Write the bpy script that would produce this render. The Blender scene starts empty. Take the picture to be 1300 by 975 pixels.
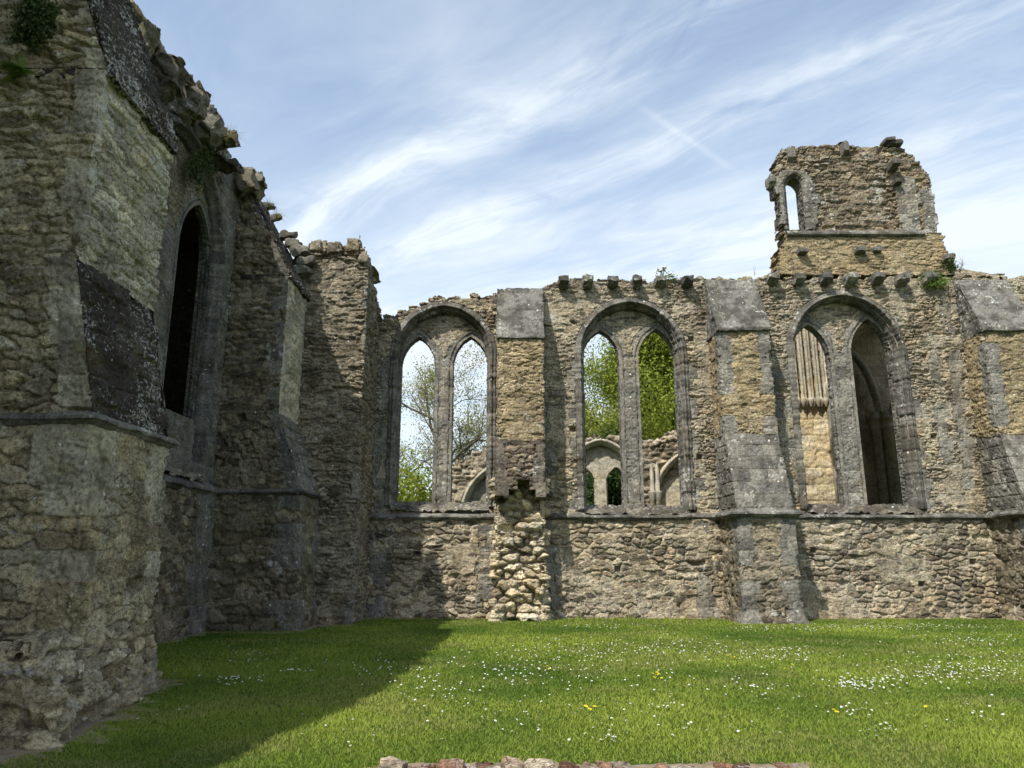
import bpy, math, random
import numpy as np

SC = bpy.context.scene
COL = SC.collection
rng = np.random.default_rng(11)
random.seed(11)
R = math.radians

# ------------------------------------------------------------------ camera maths
FPX, CX, CY = 940.0, 650.0, 487.5          # focal length in pixels of a 1300x975 frame
PITCH = math.atan(220.5 / 940.0)
EYE = 1.6
CT, ST = math.cos(PITCH), math.sin(PITCH)


def ray(u, v):
    du, dv = (u - CX) / FPX, (CY - v) / FPX
    return du, CT - dv * ST, ST + dv * CT


def at_y(u, v, y):
    x, yy, z = ray(u, v)
    t = y / yy
    return x * t, y, EYE + z * t


def at_z(u, v, z0=0.0):
    x, yy, z = ray(u, v)
    t = (z0 - EYE) / z
    return x * t, yy * t, z0


# ------------------------------------------------------------------ numpy noise
def hsh(i, j, s):
    i = np.asarray(i).astype(np.int64).astype(np.uint64)
    j = np.asarray(j).astype(np.int64).astype(np.uint64)
    m = np.uint64(0xFFFFFFFF)
    h = (i * np.uint64(374761393) + j * np.uint64(668265263) + np.uint64((s * 2246822519 + 12345) & 0xFFFFFFFF)) & m
    h = ((h ^ (h >> np.uint64(13))) * np.uint64(1274126177)) & m
    h = ((h ^ (h >> np.uint64(16))) * np.uint64(2654435761)) & m
    h = h ^ (h >> np.uint64(15))
    return (h & np.uint64(0xFFFFFF)).astype(np.float64) / float(0x1000000)


def vnoise(x, y, s):
    i, j = np.floor(x), np.floor(y)
    fx, fy = x - i, y - j
    fx, fy = fx * fx * (3 - 2 * fx), fy * fy * (3 - 2 * fy)
    a, b = hsh(i, j, s), hsh(i + 1, j, s)
    c, d = hsh(i, j + 1, s), hsh(i + 1, j + 1, s)
    return (a * (1 - fx) + b * fx) * (1 - fy) + (c * (1 - fx) + d * fx) * fy


def fbm(x, y, s, o=3):
    r, a, t = 0, 1.0, 0
    for k in range(o):
        r = r + a * vnoise(x * 2 ** k, y * 2 ** k, s + 17 * k)
        t += a
        a *= 0.5
    return r / t


def sstep(a, b, x):
    t = np.clip((x - a) / (b - a), 0, 1)
    return t * t * (3 - 2 * t)


# ------------------------------------------------------------------ stone patterns: dict(h, tone, joint, ash, cu, cv)
def rubble(U, V, seed, cw=0.30, ch=0.15, depth=0.04, amp=0.035, merge=0.28, jit=0.95, round_=0.017, rough=0.012):
    """random rubble: flat irregular stones roughly brought to courses, with eroded joints"""
    sh = U.shape
    U0, V0 = U.ravel(), V.ravel()
    Uw = U0 + 0.10 * (fbm(U0 / 0.5, V0 / 0.5, seed + 1) - 0.5)
    Vw = V0 + 0.07 * (fbm(U0 / 0.9, V0 / 0.9, seed + 2) - 0.5) + 0.05 * (vnoise(U0 / 0.13, V0 / 0.13, seed + 3) - 0.5)
    Uw = Uw + 0.05 * (vnoise(U0 / 0.11, V0 / 0.11, seed + 4) - 0.5) + 0.024 * (vnoise(U0 / 0.035, V0 / 0.035, seed + 21) - 0.5)
    Vw = Vw + 0.024 * (vnoise(U0 / 0.04, V0 / 0.03, seed + 22) - 0.5)
    j0 = np.floor(Vw / ch)
    best = np.full(U0.shape, 9.0)
    bid = np.zeros(U0.shape)
    bi = np.zeros(U0.shape)
    bj = np.zeros(U0.shape)
    bx = np.zeros(U0.shape)
    by = np.zeros(U0.shape)
    cache = []
    for dj in (-1, 0, 1):
        j = j0 + dj
        off = hsh(j, 0 * j, seed + 5)
        wr = cw * (0.65 + 0.8 * hsh(j, 0 * j + 3, seed + 6))
        i0 = np.floor(Uw / wr + off)
        for di in (-1, 0, 1):
            i = i0 + di
            px = (i + 0.5 + jit * (hsh(i, j, seed + 7) - 0.5) - off) * wr
            py = (j + 0.5 + 0.75 * jit * (hsh(i, j, seed + 8) - 0.5)) * ch
            d = (np.abs((Uw - px) / wr) ** 2.7 + np.abs((Vw - py) / ch) ** 2.7) ** (1 / 2.7)
            mg = hsh(i, j, seed + 9)
            ii = np.where(mg < merge, i + 1, i)
            jj = np.where(mg > 1 - merge * 0.45, j + 1, j)
            idd = ii * 8191 + jj
            cache.append((d, idd))
            m = d < best
            best = np.where(m, d, best)
            bid = np.where(m, idd, bid)
            bi = np.where(m, ii, bi)
            bj = np.where(m, jj, bj)
            bx = np.where(m, px, bx)
            by = np.where(m, py, by)
    d2 = np.full(U0.shape, 9.0)
    for d, idd in cache:
        d2 = np.where((idd != bid) & (d < d2), d, d2)
    e = (d2 - best) * 0.5 * ch
    r1, r2, r3 = hsh(bi, bj, seed + 10), hsh(bi, bj, seed + 11), hsh(bi, bj, seed + 12)
    gap = sstep(0.25, 0.75, fbm(U0 / 0.7, V0 / 0.7, seed + 13))
    prof = sstep(0.0, round_, e)
    h = -depth * (0.12 + 1.5 * gap) * (1 - prof) + amp * (r1 - 0.5) * 1.6
    h += (r2 - 0.5) * 0.14 * (Vw - by) + (r3 - 0.5) * 0.09 * (Uw - bx)
    h += rough * 2 * (fbm(U0 / 0.09, V0 / 0.05, seed + 14) - 0.5) + rough * 1.3 * (vnoise(U0 / 0.03, V0 / 0.02, seed + 23) - 0.5)
    ledge = fbm(U0 / 0.16, V0 / 0.045, seed + 24, 2)
    h += 0.28 * depth * (np.floor(ledge * 7) / 7 - 0.5) + 0.022 * (fbm(U0 / 0.8, V0 / 0.8, seed + 15) - 0.5)
    h -= np.where(r2 > 0.965, depth * 1.8, 0) * prof                      # stones that fell out
    joint = (1 - sstep(0.005, 0.020, e)) * (1.0 - 0.45 * gap)
    f = dict(h=h, tone=r3, joint=joint, ash=np.zeros_like(h), rnd=r2, cu=bx, cv=by)
    return {k: x.reshape(sh) for k, x in f.items()}


def ashlar(U, V, seed, cw=0.55, ch=0.30, depth=0.012, amp=0.012, rough=0.006, jw=0.010):
    j = np.floor(V / ch)
    off = hsh(j, 0 * j, seed)
    wr = cw * (0.75 + 0.5 * hsh(j, 0 * j + 1, seed))
    i = np.floor(U / wr + off)
    fu, fv = U / wr + off - i, V / ch - j
    wob = 0.012 * (vnoise(U / 0.12, V / 0.12, seed + 1) - 0.5)
    e = np.minimum(np.minimum(fu, 1 - fu) * wr, np.minimum(fv, 1 - fv) * ch) + wob
    r1, r2, r3 = hsh(i, j, seed + 2), hsh(i, j, seed + 3), hsh(i, j, seed + 4)
    prof = sstep(0, jw * 1.6, e)
    h = -depth * (1 - prof) * (0.3 + 1.2 * vnoise(U / 0.4, V / 0.4, seed + 6)) + amp * (r1 - 0.5)
    h = h + 2 * rough * (fbm(U / 0.09, V / 0.09, seed + 5) - 0.5)
    chip = sstep(0.56, 0.66, fbm(U / 0.2, V / 0.14, seed + 8))
    h = h - chip * 0.018 - .012 * sstep(.5, .6, fbm(U / .07, V / .05, seed + 9))
    return dict(h=h, tone=r3, joint=1 - sstep(0.002, jw, e), ash=np.ones_like(h), rnd=r2,
                cu=(i + 0.5 - off) * wr, cv=(j + 0.5) * ch)


def mix(m, A, B):
    return {k: np.where(m, A[k], B[k]) for k in A}


# ------------------------------------------------------------------ mesh helpers
def mk(name, V, faces, mat, parent=None, smooth=True, attr=None, mats=None, midx=None):
    """faces: list of (n,k) int arrays"""
    me = bpy.data.meshes.new(name)
    V = np.asarray(V, dtype=np.float32).reshape(-1, 3)
    faces = [np.asarray(f, dtype=np.int32) for f in faces if len(f)]
    me.vertices.add(len(V))
    me.vertices.foreach_set('co', V.ravel())
    nl = sum(f.size for f in faces)
    npol = sum(len(f) for f in faces)
    me.loops.add(nl)
    me.loops.foreach_set('vertex_index', np.concatenate([f.ravel() for f in faces]))
    me.polygons.add(npol)
    tot = np.concatenate([np.full(len(f), f.shape[1], dtype=np.int32) for f in faces])
    st = np.concatenate([[0], np.cumsum(tot)[:-1]]).astype(np.int32)
    me.polygons.foreach_set('loop_start', st)
    me.polygons.foreach_set('loop_total', tot)
    me.polygons.foreach_set('use_smooth', np.full(npol, smooth, dtype=bool))
    for m in (mats or [mat]):
        me.materials.append(m)
    if midx is not None:
        me.polygons.foreach_set('material_index', np.asarray(midx, dtype=np.int32))
    if attr is not None:
        a = me.attributes.new('stone', 'FLOAT_COLOR', 'POINT')
        a.data.foreach_set('color', np.asarray(attr, dtype=np.float32).ravel())
    me.update(calc_edges=True)
    me.validate()
    o = bpy.data.objects.new(name, me)
    COL.objects.link(o)
    if parent is not None:
        o.parent = parent
        w = parent
        off = np.zeros(3)
        while w is not None:
            off += np.array(w.location)
            w = w.parent
        o.location = tuple(-off)
    return o


def thing(name, label, cat, loc, group=None):
    o = bpy.data.objects.new(name, None)
    COL.objects.link(o)
    o.location = loc
    o.empty_display_size = 0.3
    o['label'] = label
    o['category'] = cat
    o['kind'] = 'thing'
    if group:
        o['group'] = group
    return o


def tag(o, label=None, cat=None, group=None, kind=None):
    for k, v in (('label', label), ('category', cat), ('group', group), ('kind', kind)):
        if v:
            o[k] = v
    return o


class Frame:
    def __init__(s, O, A, N):
        s.O, s.A, s.N = np.array(O, float), np.array(A, float), np.array(N, float)

    def P(s, a, d, z):
        a, d, z = np.broadcast_arrays(a, d, z)
        r = s.O + a[..., None] * s.A + d[..., None] * s.N
        r[..., 2] += z
        return r


def grid_normals(P, hint):
    gu = np.gradient(P, axis=1)
    gv = np.gradient(P, axis=0)
    n = np.cross(gu, gv)
    n /= np.linalg.norm(n, axis=-1, keepdims=True) + 1e-12
    if (n @ np.asarray(hint, float)).mean() < 0:
        n = -n
    return n


def stone_mesh(name, P, f, mat, parent, hint, keep=None, back=None, closeback=False):
    """displace a grid of points by its stone pattern; keep = mask of faces; back = vector that gives it thickness"""
    nv, nu = P.shape[:2]
    n = grid_normals(P, hint)
    Q = P + n * f['h'][..., None]
    attr = np.stack([f['tone'], f['joint'], f['ash'], f['rnd']], -1).reshape(-1, 4)
    idx = np.arange(nv * nu).reshape(nv, nu)
    K = np.ones((nv - 1, nu - 1), bool) if keep is None else keep
    quads = np.stack([idx[:-1, :-1], idx[:-1, 1:], idx[1:, 1:], idx[1:, :-1]], -1)
    fn = np.cross(P[:-1, 1:] - P[:-1, :-1], P[1:, :-1] - P[:-1, :-1]).reshape(-1, 3).mean(0)
    flip = float(fn @ np.asarray(hint, float)) < 0
    if flip:
        quads = quads[..., ::-1]
    fq = quads[K]
    V = Q.reshape(-1, 3)
    faces = [fq]
    if back is not None:
        back = np.asarray(back, float)
        Kp = np.pad(K, 1)
        C = Kp[1:-1, 1:-1]
        E = []
        m = C & ~Kp[:-2, 1:-1]
        E.append(np.stack([idx[:-1, :-1][m], idx[:-1, 1:][m]], -1))
        m = C & ~Kp[2:, 1:-1]
        E.append(np.stack([idx[1:, 1:][m], idx[1:, :-1][m]], -1))
        m = C & ~Kp[1:-1, :-2]
        E.append(np.stack([idx[1:, :-1][m], idx[:-1, :-1][m]], -1))
        m = C & ~Kp[1:-1, 2:]
        E.append(np.stack([idx[:-1, 1:][m], idx[1:, 1:][m]], -1))
        E = np.concatenate(E)
        if flip:
            E = E[:, ::-1]
        # the reveal runs back in four rough steps
        ue, inv = np.unique(E, return_inverse=True)
        inv = inv.reshape(E.shape)
        base = V[ue]
        ring = [base]
        at = [attr[ue]]
        ns = 5
        L = np.linalg.norm(back)
        for k in range(1, ns + 1):
            t = k / ns
            jit = (rng.random((len(ue), 3)) - 0.5) * 0.05
            ring.append(base + back * t + jit * (k < ns))
            a2 = attr[ue].copy()
            a2[:, 0] = hsh(np.floor(base @ np.array([3.1, 2.3, 5.0])), np.full(len(ue), k), 5)
            at.append(a2)
        n0 = len(V)
        m_ = len(ue)
        V = np.concatenate([V] + ring)
        attr = np.concatenate([attr] + at)
        for k in range(ns):
            b0, b1 = n0 + k * m_, n0 + (k + 1) * m_
            faces.append(np.stack([inv[:, 1] + b0, inv[:, 0] + b0, inv[:, 0] + b1, inv[:, 1] + b1], -1))
        if closeback:
            st = 4
            ii = np.arange(0, nv, st)
            jj = np.arange(0, nu, st)
            B = P[np.ix_(ii, jj)] + back
            nb = len(V)
            V = np.concatenate([V, B.reshape(-1, 3)])
            attr = np.concatenate([attr, attr[:nv * nu].reshape(nv, nu, 4)[np.ix_(ii, jj)].reshape(-1, 4)])
            bi = np.arange(B.shape[0] * B.shape[1]).reshape(B.shape[0], B.shape[1]) + nb
            KB = K[np.ix_(ii[:-1] + 1, jj[:-1] + 1)] if len(ii) > 1 else None
            bq = np.stack([bi[:-1, :-1], bi[1:, :-1], bi[1:, 1:], bi[:-1, 1:]], -1)
            if flip:
                bq = bq[..., ::-1]
            faces.append(bq[KB])
    allf = np.concatenate(faces)
    used, inv = np.unique(allf, return_inverse=True)
    return mk(name, V[used], [inv.reshape(allf.shape)], mat, parent, True, attr[used])


def sdf_arch(a, z, cx, w, zsp, Rr):
    x = np.abs(a - cx)
    c = w - Rr
    return np.where(z < zsp, x - w, np.hypot(x - c, z - zsp) - Rr)


def arch_h(w, Rr):
    return math.sqrt(Rr * Rr - (Rr - w) ** 2)


def arch_R(w, h):
    return (h * h + w * w) / (2 * w)


def arch_sweep(fr, cx, w, zs, zsp, Rr, prof, res, part='all'):
    """prof = list of (offset outwards, d); returns P[n_along, n_prof], U, V"""
    pr = [prof[0]]
    for p, q in zip(prof[:-1], prof[1:]):
        n = max(1, int(math.hypot(q[0] - p[0], q[1] - p[1]) / res))
        for k in range(1, n + 1):
            pr.append((p[0] + (q[0] - p[0]) * k / n, p[1] + (q[1] - p[1]) * k / n))
    pr = np.array(pr)
    n1 = max(2, int((zsp - zs) / res))
    tha = math.acos((Rr - w) / Rr)
    n2 = max(6, int(Rr * tha / res))
    t1 = np.linspace(0, 1, n1, endpoint=False)
    t2 = np.linspace(0, 1, n2)
    cols = []
    for (r, d) in pr:
        c = w - Rr
        th = math.acos(min(1, (Rr - w) / (Rr + r)))
        x = np.concatenate([np.full(n1, w + r), c + (Rr + r) * np.cos(t2 * th)])
        z = np.concatenate([zs + (zsp - zs) * t1, zsp + (Rr + r) * np.sin(t2 * th)])
        x = np.concatenate([-x, x[::-1][1:]])
        z = np.concatenate([z, z[::-1][1:]])
        cols.append(fr.P(cx + x, d, z))
    P = np.stack(cols, 1)
    L = np.concatenate([(zsp - zs) * t1, (zsp - zs) + Rr * tha * t2])
    Vc = np.concatenate([L, 2 * L[-1] - L[::-1][1:]])
    Uc = np.concatenate([[0], np.cumsum(np.hypot(np.diff(pr[:, 0]), np.diff(pr[:, 1])))])
    Vg, Ug = np.meshgrid(Vc, Uc, indexing='ij')
    return P, Ug, Vg


def wrap(fr, a0, a1, prof, res, a_prof=None, dmin=0.0):
    """three sides of a projecting block; prof = [(z, d)...] upwards; a_prof adds to the half width by height"""
    pz, pd = [prof[0][0]], [prof[0][1]]
    for p, q in zip(prof[:-1], prof[1:]):
        n = max(1, int(math.hypot(q[0] - p[0], q[1] - p[1]) / res))
        for k in range(1, n + 1):
            pz.append(p[0] + (q[0] - p[0]) * k / n)
            pd.append(p[1] + (q[1] - p[1]) * k / n)
    pz, pd = np.array(pz), np.array(pd)
    D = pd.max()
    nd, nw = max(3, int((D - dmin) / res)), max(3, int((a1 - a0) / res))
    s = np.linspace(0, 1, nd)
    w = a1 - a0
    ex = np.zeros_like(pz) if a_prof is None else np.interp(pz, [p[0] for p in a_prof], [p[1] for p in a_prof])
    rows = []
    for z, d, e in zip(pz, pd, ex):
        a = np.concatenate([np.full(nd - 1, a0 - e), np.linspace(a0 - e, a1 + e, nw), np.full(nd - 1, a1 + e)])
        dd = np.concatenate([dmin + s[:-1] * (d - dmin), np.full(nw, d), dmin + s[::-1][1:] * (d - dmin)])
        rows.append(fr.P(a, dd, np.full(a.shape, z)))
    P = np.stack(rows)
    Uc = np.concatenate([-(1 - s[:-1]) * (D - dmin), np.linspace(0, w, nw), w + (1 - s[::-1][1:]) * (D - dmin)])
    Vc = np.concatenate([[0], np.cumsum(np.hypot(np.diff(pz), np.diff(pd)))]) + pz[0]
    V, U = np.meshgrid(Vc, Uc, indexing='ij')
    q = np.minimum(np.abs(U), np.abs(U - w))
    Z = np.repeat(pz[:, None], U.shape[1], 1)
    return P, U, V, q, Z


def quoined(U, V, q, seed, rub=None, ash=None, lo=0.24, hi=0.34):
    """rubble with dressed stones up its corners"""
    rub = rub or {}
    ash = ash or {}
    A = ashlar(U, V, seed + 40, **{**dict(cw=0.6, ch=0.30), **ash})
    B = rubble(U, V, seed, **rub)
    row = np.floor(V / {**dict(ch=0.30), **ash}['ch'])
    on = hsh(row, 0 * row + 5, seed + 43) > .18
    wq = (lo + hi * (.55 * hsh(row, 0 * row + 2, seed + 41) + .45 * fbm(U / .3, V / .35, seed + 44))) * on + 0.14 * (fbm(U / .12, V / .10, seed + 42) - .5)
    m = q < wq
    A['h'] = A['h'] + 0.008
    f = mix(m, A, B)
    f['h'] = f['h'] - .055 * sstep(.09, 0, q) * sstep(.45, .62, fbm(V / .16, U / .3, seed + 45))
    return f


def moulding(name, fr, path, z, prof, mat, parent, seed=0, res=0.07, rough=0.02):
    """a string course: profile [(out, dz)...] swept along a plan polyline [(a, d)...]"""
    path = [np.array(p, float) for p in path]
    pts, nrm = [], []
    segn = []
    for p, q in zip(path[:-1], path[1:]):
        t = (q - p) / np.linalg.norm(q - p)
        segn.append(np.array([-t[1], t[0]]))
    for k, (p, q) in enumerate(zip(path[:-1], path[1:])):
        L = np.linalg.norm(q - p)
        n = max(1, int(L / res))
        for i in range(n):
            pts.append(p + (q - p) * i / n)
            if i == 0 and k > 0:
                m = segn[k - 1] + segn[k]
                m = m / max(0.5, 1 + segn[k - 1] @ segn[k])
                nrm.append(m)
            else:
                nrm.append(segn[k])
    pts.append(path[-1])
    nrm.append(segn[-1])
    pts, nrm = np.array(pts), np.array(nrm)
    s = np.concatenate([[0], np.cumsum(np.linalg.norm(np.diff(pts, axis=0), axis=1))])
    rows = []
    blk = np.floor(s / 0.62)
    for k, (o, dz) in enumerate(prof):
        jit = rough * (fbm(s / 0.25, s * 0 + k * 3.3, seed) - 0.5) * 2
        jb = 0.018 * (hsh(blk, blk * 0, seed + 3) - 0.5)
        brk = sstep(0.66, 0.78, fbm(s / 0.6, s * 0 + 9.1, seed + 8)) * 0.5
        oo = (o + jit + jb) * (1 - brk) if o > 0.01 else np.full(s.shape, o)
        p = pts + nrm * oo[:, None]
        rows.append(fr.P(p[:, 0], p[:, 1], z + dz + 0.6 * jit + jb))
    P = np.stack(rows, 0)
    nv, nu = P.shape[:2]
    idx = np.arange(nv * nu).reshape(nv, nu)
    qd = np.stack([idx[:-1, :-1], idx[:-1, 1:], idx[1:, 1:], idx[1:, :-1]], -1).reshape(-1, 4)
    at = np.stack([np.broadcast_to(hsh(blk, blk * 0, seed + 5), (nv, nu)), np.zeros((nv, nu)), np.ones((nv, nu)),
                   np.broadcast_to(hsh(blk, blk * 0, seed + 6), (nv, nu))], -1)
    caps = []
    return mk(name, P.reshape(-1, 3), [qd], mat, parent, False, at.reshape(-1, 4))


def lump(V, seed, amp):
    """rough up points in place like weathered stone"""
    V = np.asarray(V, float)
    n = np.stack([fbm(V[:, 0] * 5 + V[:, 2] * 4.1, V[:, 1] * 5 + k * 7.7 + V[:, 2] * 2.3, seed + k, 4) - 0.5 for k in range(3)], -1)
    return V + amp * 2 * n


def block_verts(fr, a, d0, d1, z0, z1, w, seed, amp=0.03, drop=0.0, n=4):
    """a weathered stone block standing out of a wall: curved underside, worn edges; returns V, quads"""
    A = np.linspace(-w / 2, w / 2, n + 1)
    T = np.linspace(0, 1, n + 1)
    Vs, Fs = [], []
    h, L = z1 - z0, d1 - d0

    def pt(x, y, t):                                   # x,y,t in 0..1
        low = z0 + drop * h * (y ** 2)
        return fr.P(a + (x - .5) * w * (1 - 0.08 * y), d0 + y * L, low + (z1 - low) * t)

    def face(fn):
        o = sum(len(v) for v in Vs)
        g = np.array([[fn(i, j) for i in T] for j in T]).reshape(-1, 3)
        Vs.append(g)
        k = np.arange((n + 1) ** 2).reshape(n + 1, n + 1) + o
        Fs.append(np.stack([k[:-1, :-1], k[:-1, 1:], k[1:, 1:], k[1:, :-1]], -1).reshape(-1, 4))

    one = lambda *p: np.array(pt(*p)).reshape(3)
    face(lambda i, j: one(i, 1.0, j))
    face(lambda i, j: one(0.0, i, j))
    face(lambda i, j: one(1.0, 1 - i, j))
    face(lambda i, j: one(i, 1 - j, 1.0))
    face(lambda i, j: one(i, j, 0.0))
    V = np.concatenate(Vs)
    c = V.mean(0)
    r = np.linalg.norm((V - c) / (np.ptp(V, axis=0) / 2 + 1e-6), axis=1)
    V = c + (V - c) * (1 - 0.22 * np.clip(r - 1.0, 0, 1))[:, None]
    V = lump(V, seed, amp)
    return V, np.concatenate(Fs)


def block(name, fr, a, d0, d1, z0, z1, w, seed, mat, parent, ash=1.0, **k):
    V, F = block_verts(fr, a, d0, d1, z0, z1, w, seed, **k)
    at = np.tile([random.random(), 0, ash, random.random()], (len(V), 1))
    return mk(name, V, [F], mat, parent, True, at)


# ------------------------------------------------------------------ materials
def nodes(name):
    m = bpy.data.materials.new(name)
    m.use_nodes = True
    nt = m.node_tree
    b = nt.nodes['Principled BSDF']
    return m, nt, b


def N_(nt, t, **k):
    n = nt.nodes.new(t)
    for a, v in k.items():
        setattr(n, a, v)
    return n


def ramp(nt, fac, stops, interp='LINEAR'):
    r = N_(nt, 'ShaderNodeValToRGB')
    r.color_ramp.interpolation = interp
    e = r.color_ramp.elements
    while len(e) < len(stops):
        e.new(0.5)
    for x, (p, c) in zip(e, stops):
        x.position = p
        x.color = (*c, 1) if len(c) == 3 else c
    nt.links.new(fac, r.inputs[0])
    return r.outputs[0]


def mixc(nt, fac, a, b, mode='MIX'):
    n = N_(nt, 'ShaderNodeMix', data_type='RGBA', blend_type=mode)
    for s, v in ((n.inputs[0], fac), (n.inputs[6], a), (n.inputs[7], b)):
        if isinstance(v, (int, float)):
            s.default_value = v
        elif isinstance(v, tuple):
            s.default_value = (*v, 1)
        else:
            nt.links.new(v, s)
    return n.outputs[2]


def math_(nt, op, a, b=0.0, clamp=False):
    n = N_(nt, 'ShaderNodeMath', operation=op, use_clamp=clamp)
    for s, v in ((n.inputs[0], a), (n.inputs[1], b)):
        if isinstance(v, (int, float)):
            s.default_value = v
        else:
            nt.links.new(v, s)
    return n.outputs[0]


def noise(nt, co, scale, detail=4, rough=0.55, dist=0.0):
    n = N_(nt, 'ShaderNodeTexNoise')
    n.inputs['Scale'].default_value = scale
    n.inputs['Detail'].default_value = detail
    n.inputs['Roughness'].default_value = rough
    n.inputs['Distortion'].default_value = dist
    nt.links.new(co, n.inputs['Vector'])
    return n.outputs[0]


def span(nt, v, a, b):
    n = N_(nt, 'ShaderNodeMapRange')
    n.interpolation_type = 'SMOOTHSTEP'
    n.inputs[1].default_value = a
    n.inputs[2].default_value = b
    nt.links.new(v, n.inputs[0])
    return n.outputs[0]


RUB_TAN = [(0.0, (.085, .076, .065)), (.2, (.20, .176, .138)), (.40, (.36, .315, .24)), (.60, (.52, .46, .35)), (.74, (.27, .255, .225)), (.87, (.38, .30, .22)), (1, (.66, .60, .47))]
RUB_GREY = [(0.0, (.09, .08, .062)), (.3, (.20, .175, .125)), (.55, (.31, .268, .185)), (.78, (.24, .222, .18)), (.9, (.36, .31, .21)), (1, (.44, .40, .30))]
RUB_BROWN = [(0.0, (.08, .066, .055)), (.3, (.18, .145, .115)), (.55, (.29, .245, .175)), (.78, (.24, .212, .175)), (.92, (.40, .34, .245)), (1, (.52, .47, .37))]
RUB_YELLOW = [(0.0, (.24, .19, .11)), (.3, (.40, .32, .19)), (.6, (.50, .41, .25)), (.85, (.42, .36, .26)), (1, (.58, .50, .34))]
ASH_GREY = [(0.0, (.11, .107, .10)), (.4, (.195, .188, .17)), (.7, (.265, .255, .225)), (1, (.37, .345, .285))]
ASH_DARK = [(0.0, (.045, .045, .045)), (.4, (.085, .083, .08)), (.75, (.13, .127, .115)), (1, (.19, .18, .155))]
ASH_BUFF = [(0.0, (.24, .205, .15)), (.5, (.34, .295, .215)), (1, (.43, .38, .28))]


def masonry(name, rub=RUB_TAN, mortar=(.36, .30, .21), ash=ASH_GREY, soot=.45, lichen=.35, moss=0.0, soot_col=(.035, .033, .03),
            moss_col=(.10, .095, .035), streak=.3, crack=.8, lscale=6.5):
    m, nt, b = nodes(name)
    L = nt.links.new
    at = N_(nt, 'ShaderNodeAttribute', attribute_name='stone')
    sp = N_(nt, 'ShaderNodeSeparateColor')
    L(at.outputs['Color'], sp.inputs[0])
    tone, joint, isash, rnd = sp.outputs[0], sp.outputs[1], sp.outputs[2], at.outputs['Alpha']
    tc = N_(nt, 'ShaderNodeTexCoord').outputs['Object']
    n_big = noise(nt, tc, 0.6, 5, .6)
    n_mid = noise(nt, tc, 2.6, 7, .66)
    n_fine = noise(nt, tc, 21, 7, .72)
    n_grit = noise(nt, tc, 95, 3, .7)
    # chips and splits inside the stones, flat-bedded
    mp0 = N_(nt, 'ShaderNodeMapping')
    mp0.inputs['Scale'].default_value = (1, 1, 2.1)
    L(tc, mp0.inputs[0])
    wv = N_(nt, 'ShaderNodeVectorMath', operation='MULTIPLY_ADD')
    nw = N_(nt, 'ShaderNodeTexNoise')
    nw.inputs['Scale'].default_value = 9
    nw.inputs['Detail'].default_value = 3
    L(mp0.outputs[0], nw.inputs['Vector'])
    L(nw.outputs['Color'], wv.inputs[0])
    wv.inputs[1].default_value = (.12, .12, .12)
    L(mp0.outputs[0], wv.inputs[2])
    vo = N_(nt, 'ShaderNodeTexVoronoi', feature='DISTANCE_TO_EDGE')
    vo.inputs['Scale'].default_value = 7.5
    L(wv.outputs[0], vo.inputs['Vector'])
    vc = N_(nt, 'ShaderNodeTexVoronoi')
    vc.inputs['Scale'].default_value = 7.5
    L(wv.outputs[0], vc.inputs['Vector'])
    vsep = N_(nt, 'ShaderNodeSeparateColor')
    L(vc.outputs['Color'], vsep.inputs[0])
    rubw = math_(nt, 'SUBTRACT', 1.0, math_(nt, 'MULTIPLY', isash, .88))
    ck = math_(nt, 'MULTIPLY', math_(nt, 'SUBTRACT', 1.0, span(nt, vo.outputs['Distance'], .0, .055)), span(nt, n_mid, .44, .58))
    ck = math_(nt, 'MULTIPLY', math_(nt, 'MULTIPLY', ck, rubw), crack)
    tr = math_(nt, 'ADD', math_(nt, 'MULTIPLY', tone, .88), math_(nt, 'MULTIPLY', vsep.outputs[0], .12))
    ta = math_(nt, 'ADD', .20, math_(nt, 'MULTIPLY', tone, .60))
    tm = N_(nt, 'ShaderNodeMix')
    L(isash, tm.inputs[0]); L(tr, tm.inputs[2]); L(ta, tm.inputs[3])
    tj = math_(nt, 'ADD', tm.outputs[0], math_(nt, 'MULTIPLY', math_(nt, 'SUBTRACT', n_fine, .5), .55), True)
    crub = ramp(nt, tj, rub)
    cash = ramp(nt, tj, ash)
    crub = mixc(nt, joint, crub, mixc(nt, n_fine, tuple(x * .6 for x in mortar), tuple(x * 1.1 for x in mortar)))
    crub = mixc(nt, math_(nt, 'MULTIPLY', math_(nt, 'SUBTRACT', 1.0, joint), .9), crub, ramp(nt, rnd, [(0, (.62, .60, .58)), (.5, (1.02, 1.0, .97)), (1, (1.38, 1.36, 1.3))]), 'MULTIPLY')
    cash = mixc(nt, math_(nt, 'MULTIPLY', joint, .6), cash, tuple(x * .7 for x in mortar))
    c = mixc(nt, isash, crub, cash)
    c = mixc(nt, .85, c, ramp(nt, n_big, [(.34, (.60, .58, .57)), (.5, (1, 1, 1)), (.66, (1.22, 1.13, .98))]), 'MULTIPLY')
    c = mixc(nt, .85, c, ramp(nt, n_mid, [(.34, (.62, .61, .60)), (.5, (1, 1, 1)), (.66, (1.24, 1.2, 1.1))]), 'MULTIPLY')
    c = mixc(nt, .95, c, ramp(nt, n_fine, [(.35, (.40, .39, .38)), (.5, (1, 1, 1)), (.66, (1.5, 1.47, 1.4))]), 'MULTIPLY')
    c = mixc(nt, .8, c, ramp(nt, n_grit, [(.35, (.62, .61, .6)), (.52, (1, 1, 1)), (.68, (1.3, 1.29, 1.26))]), 'MULTIPLY')
    c = mixc(nt, math_(nt, 'MULTIPLY', ck, .7), c, (.05, .042, .032))
    # black growth, in patches and in runs down the face
    mp = N_(nt, 'ShaderNodeMapping')
    mp.inputs['Scale'].default_value = (1, 1, .14)
    L(tc, mp.inputs[0])
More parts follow.
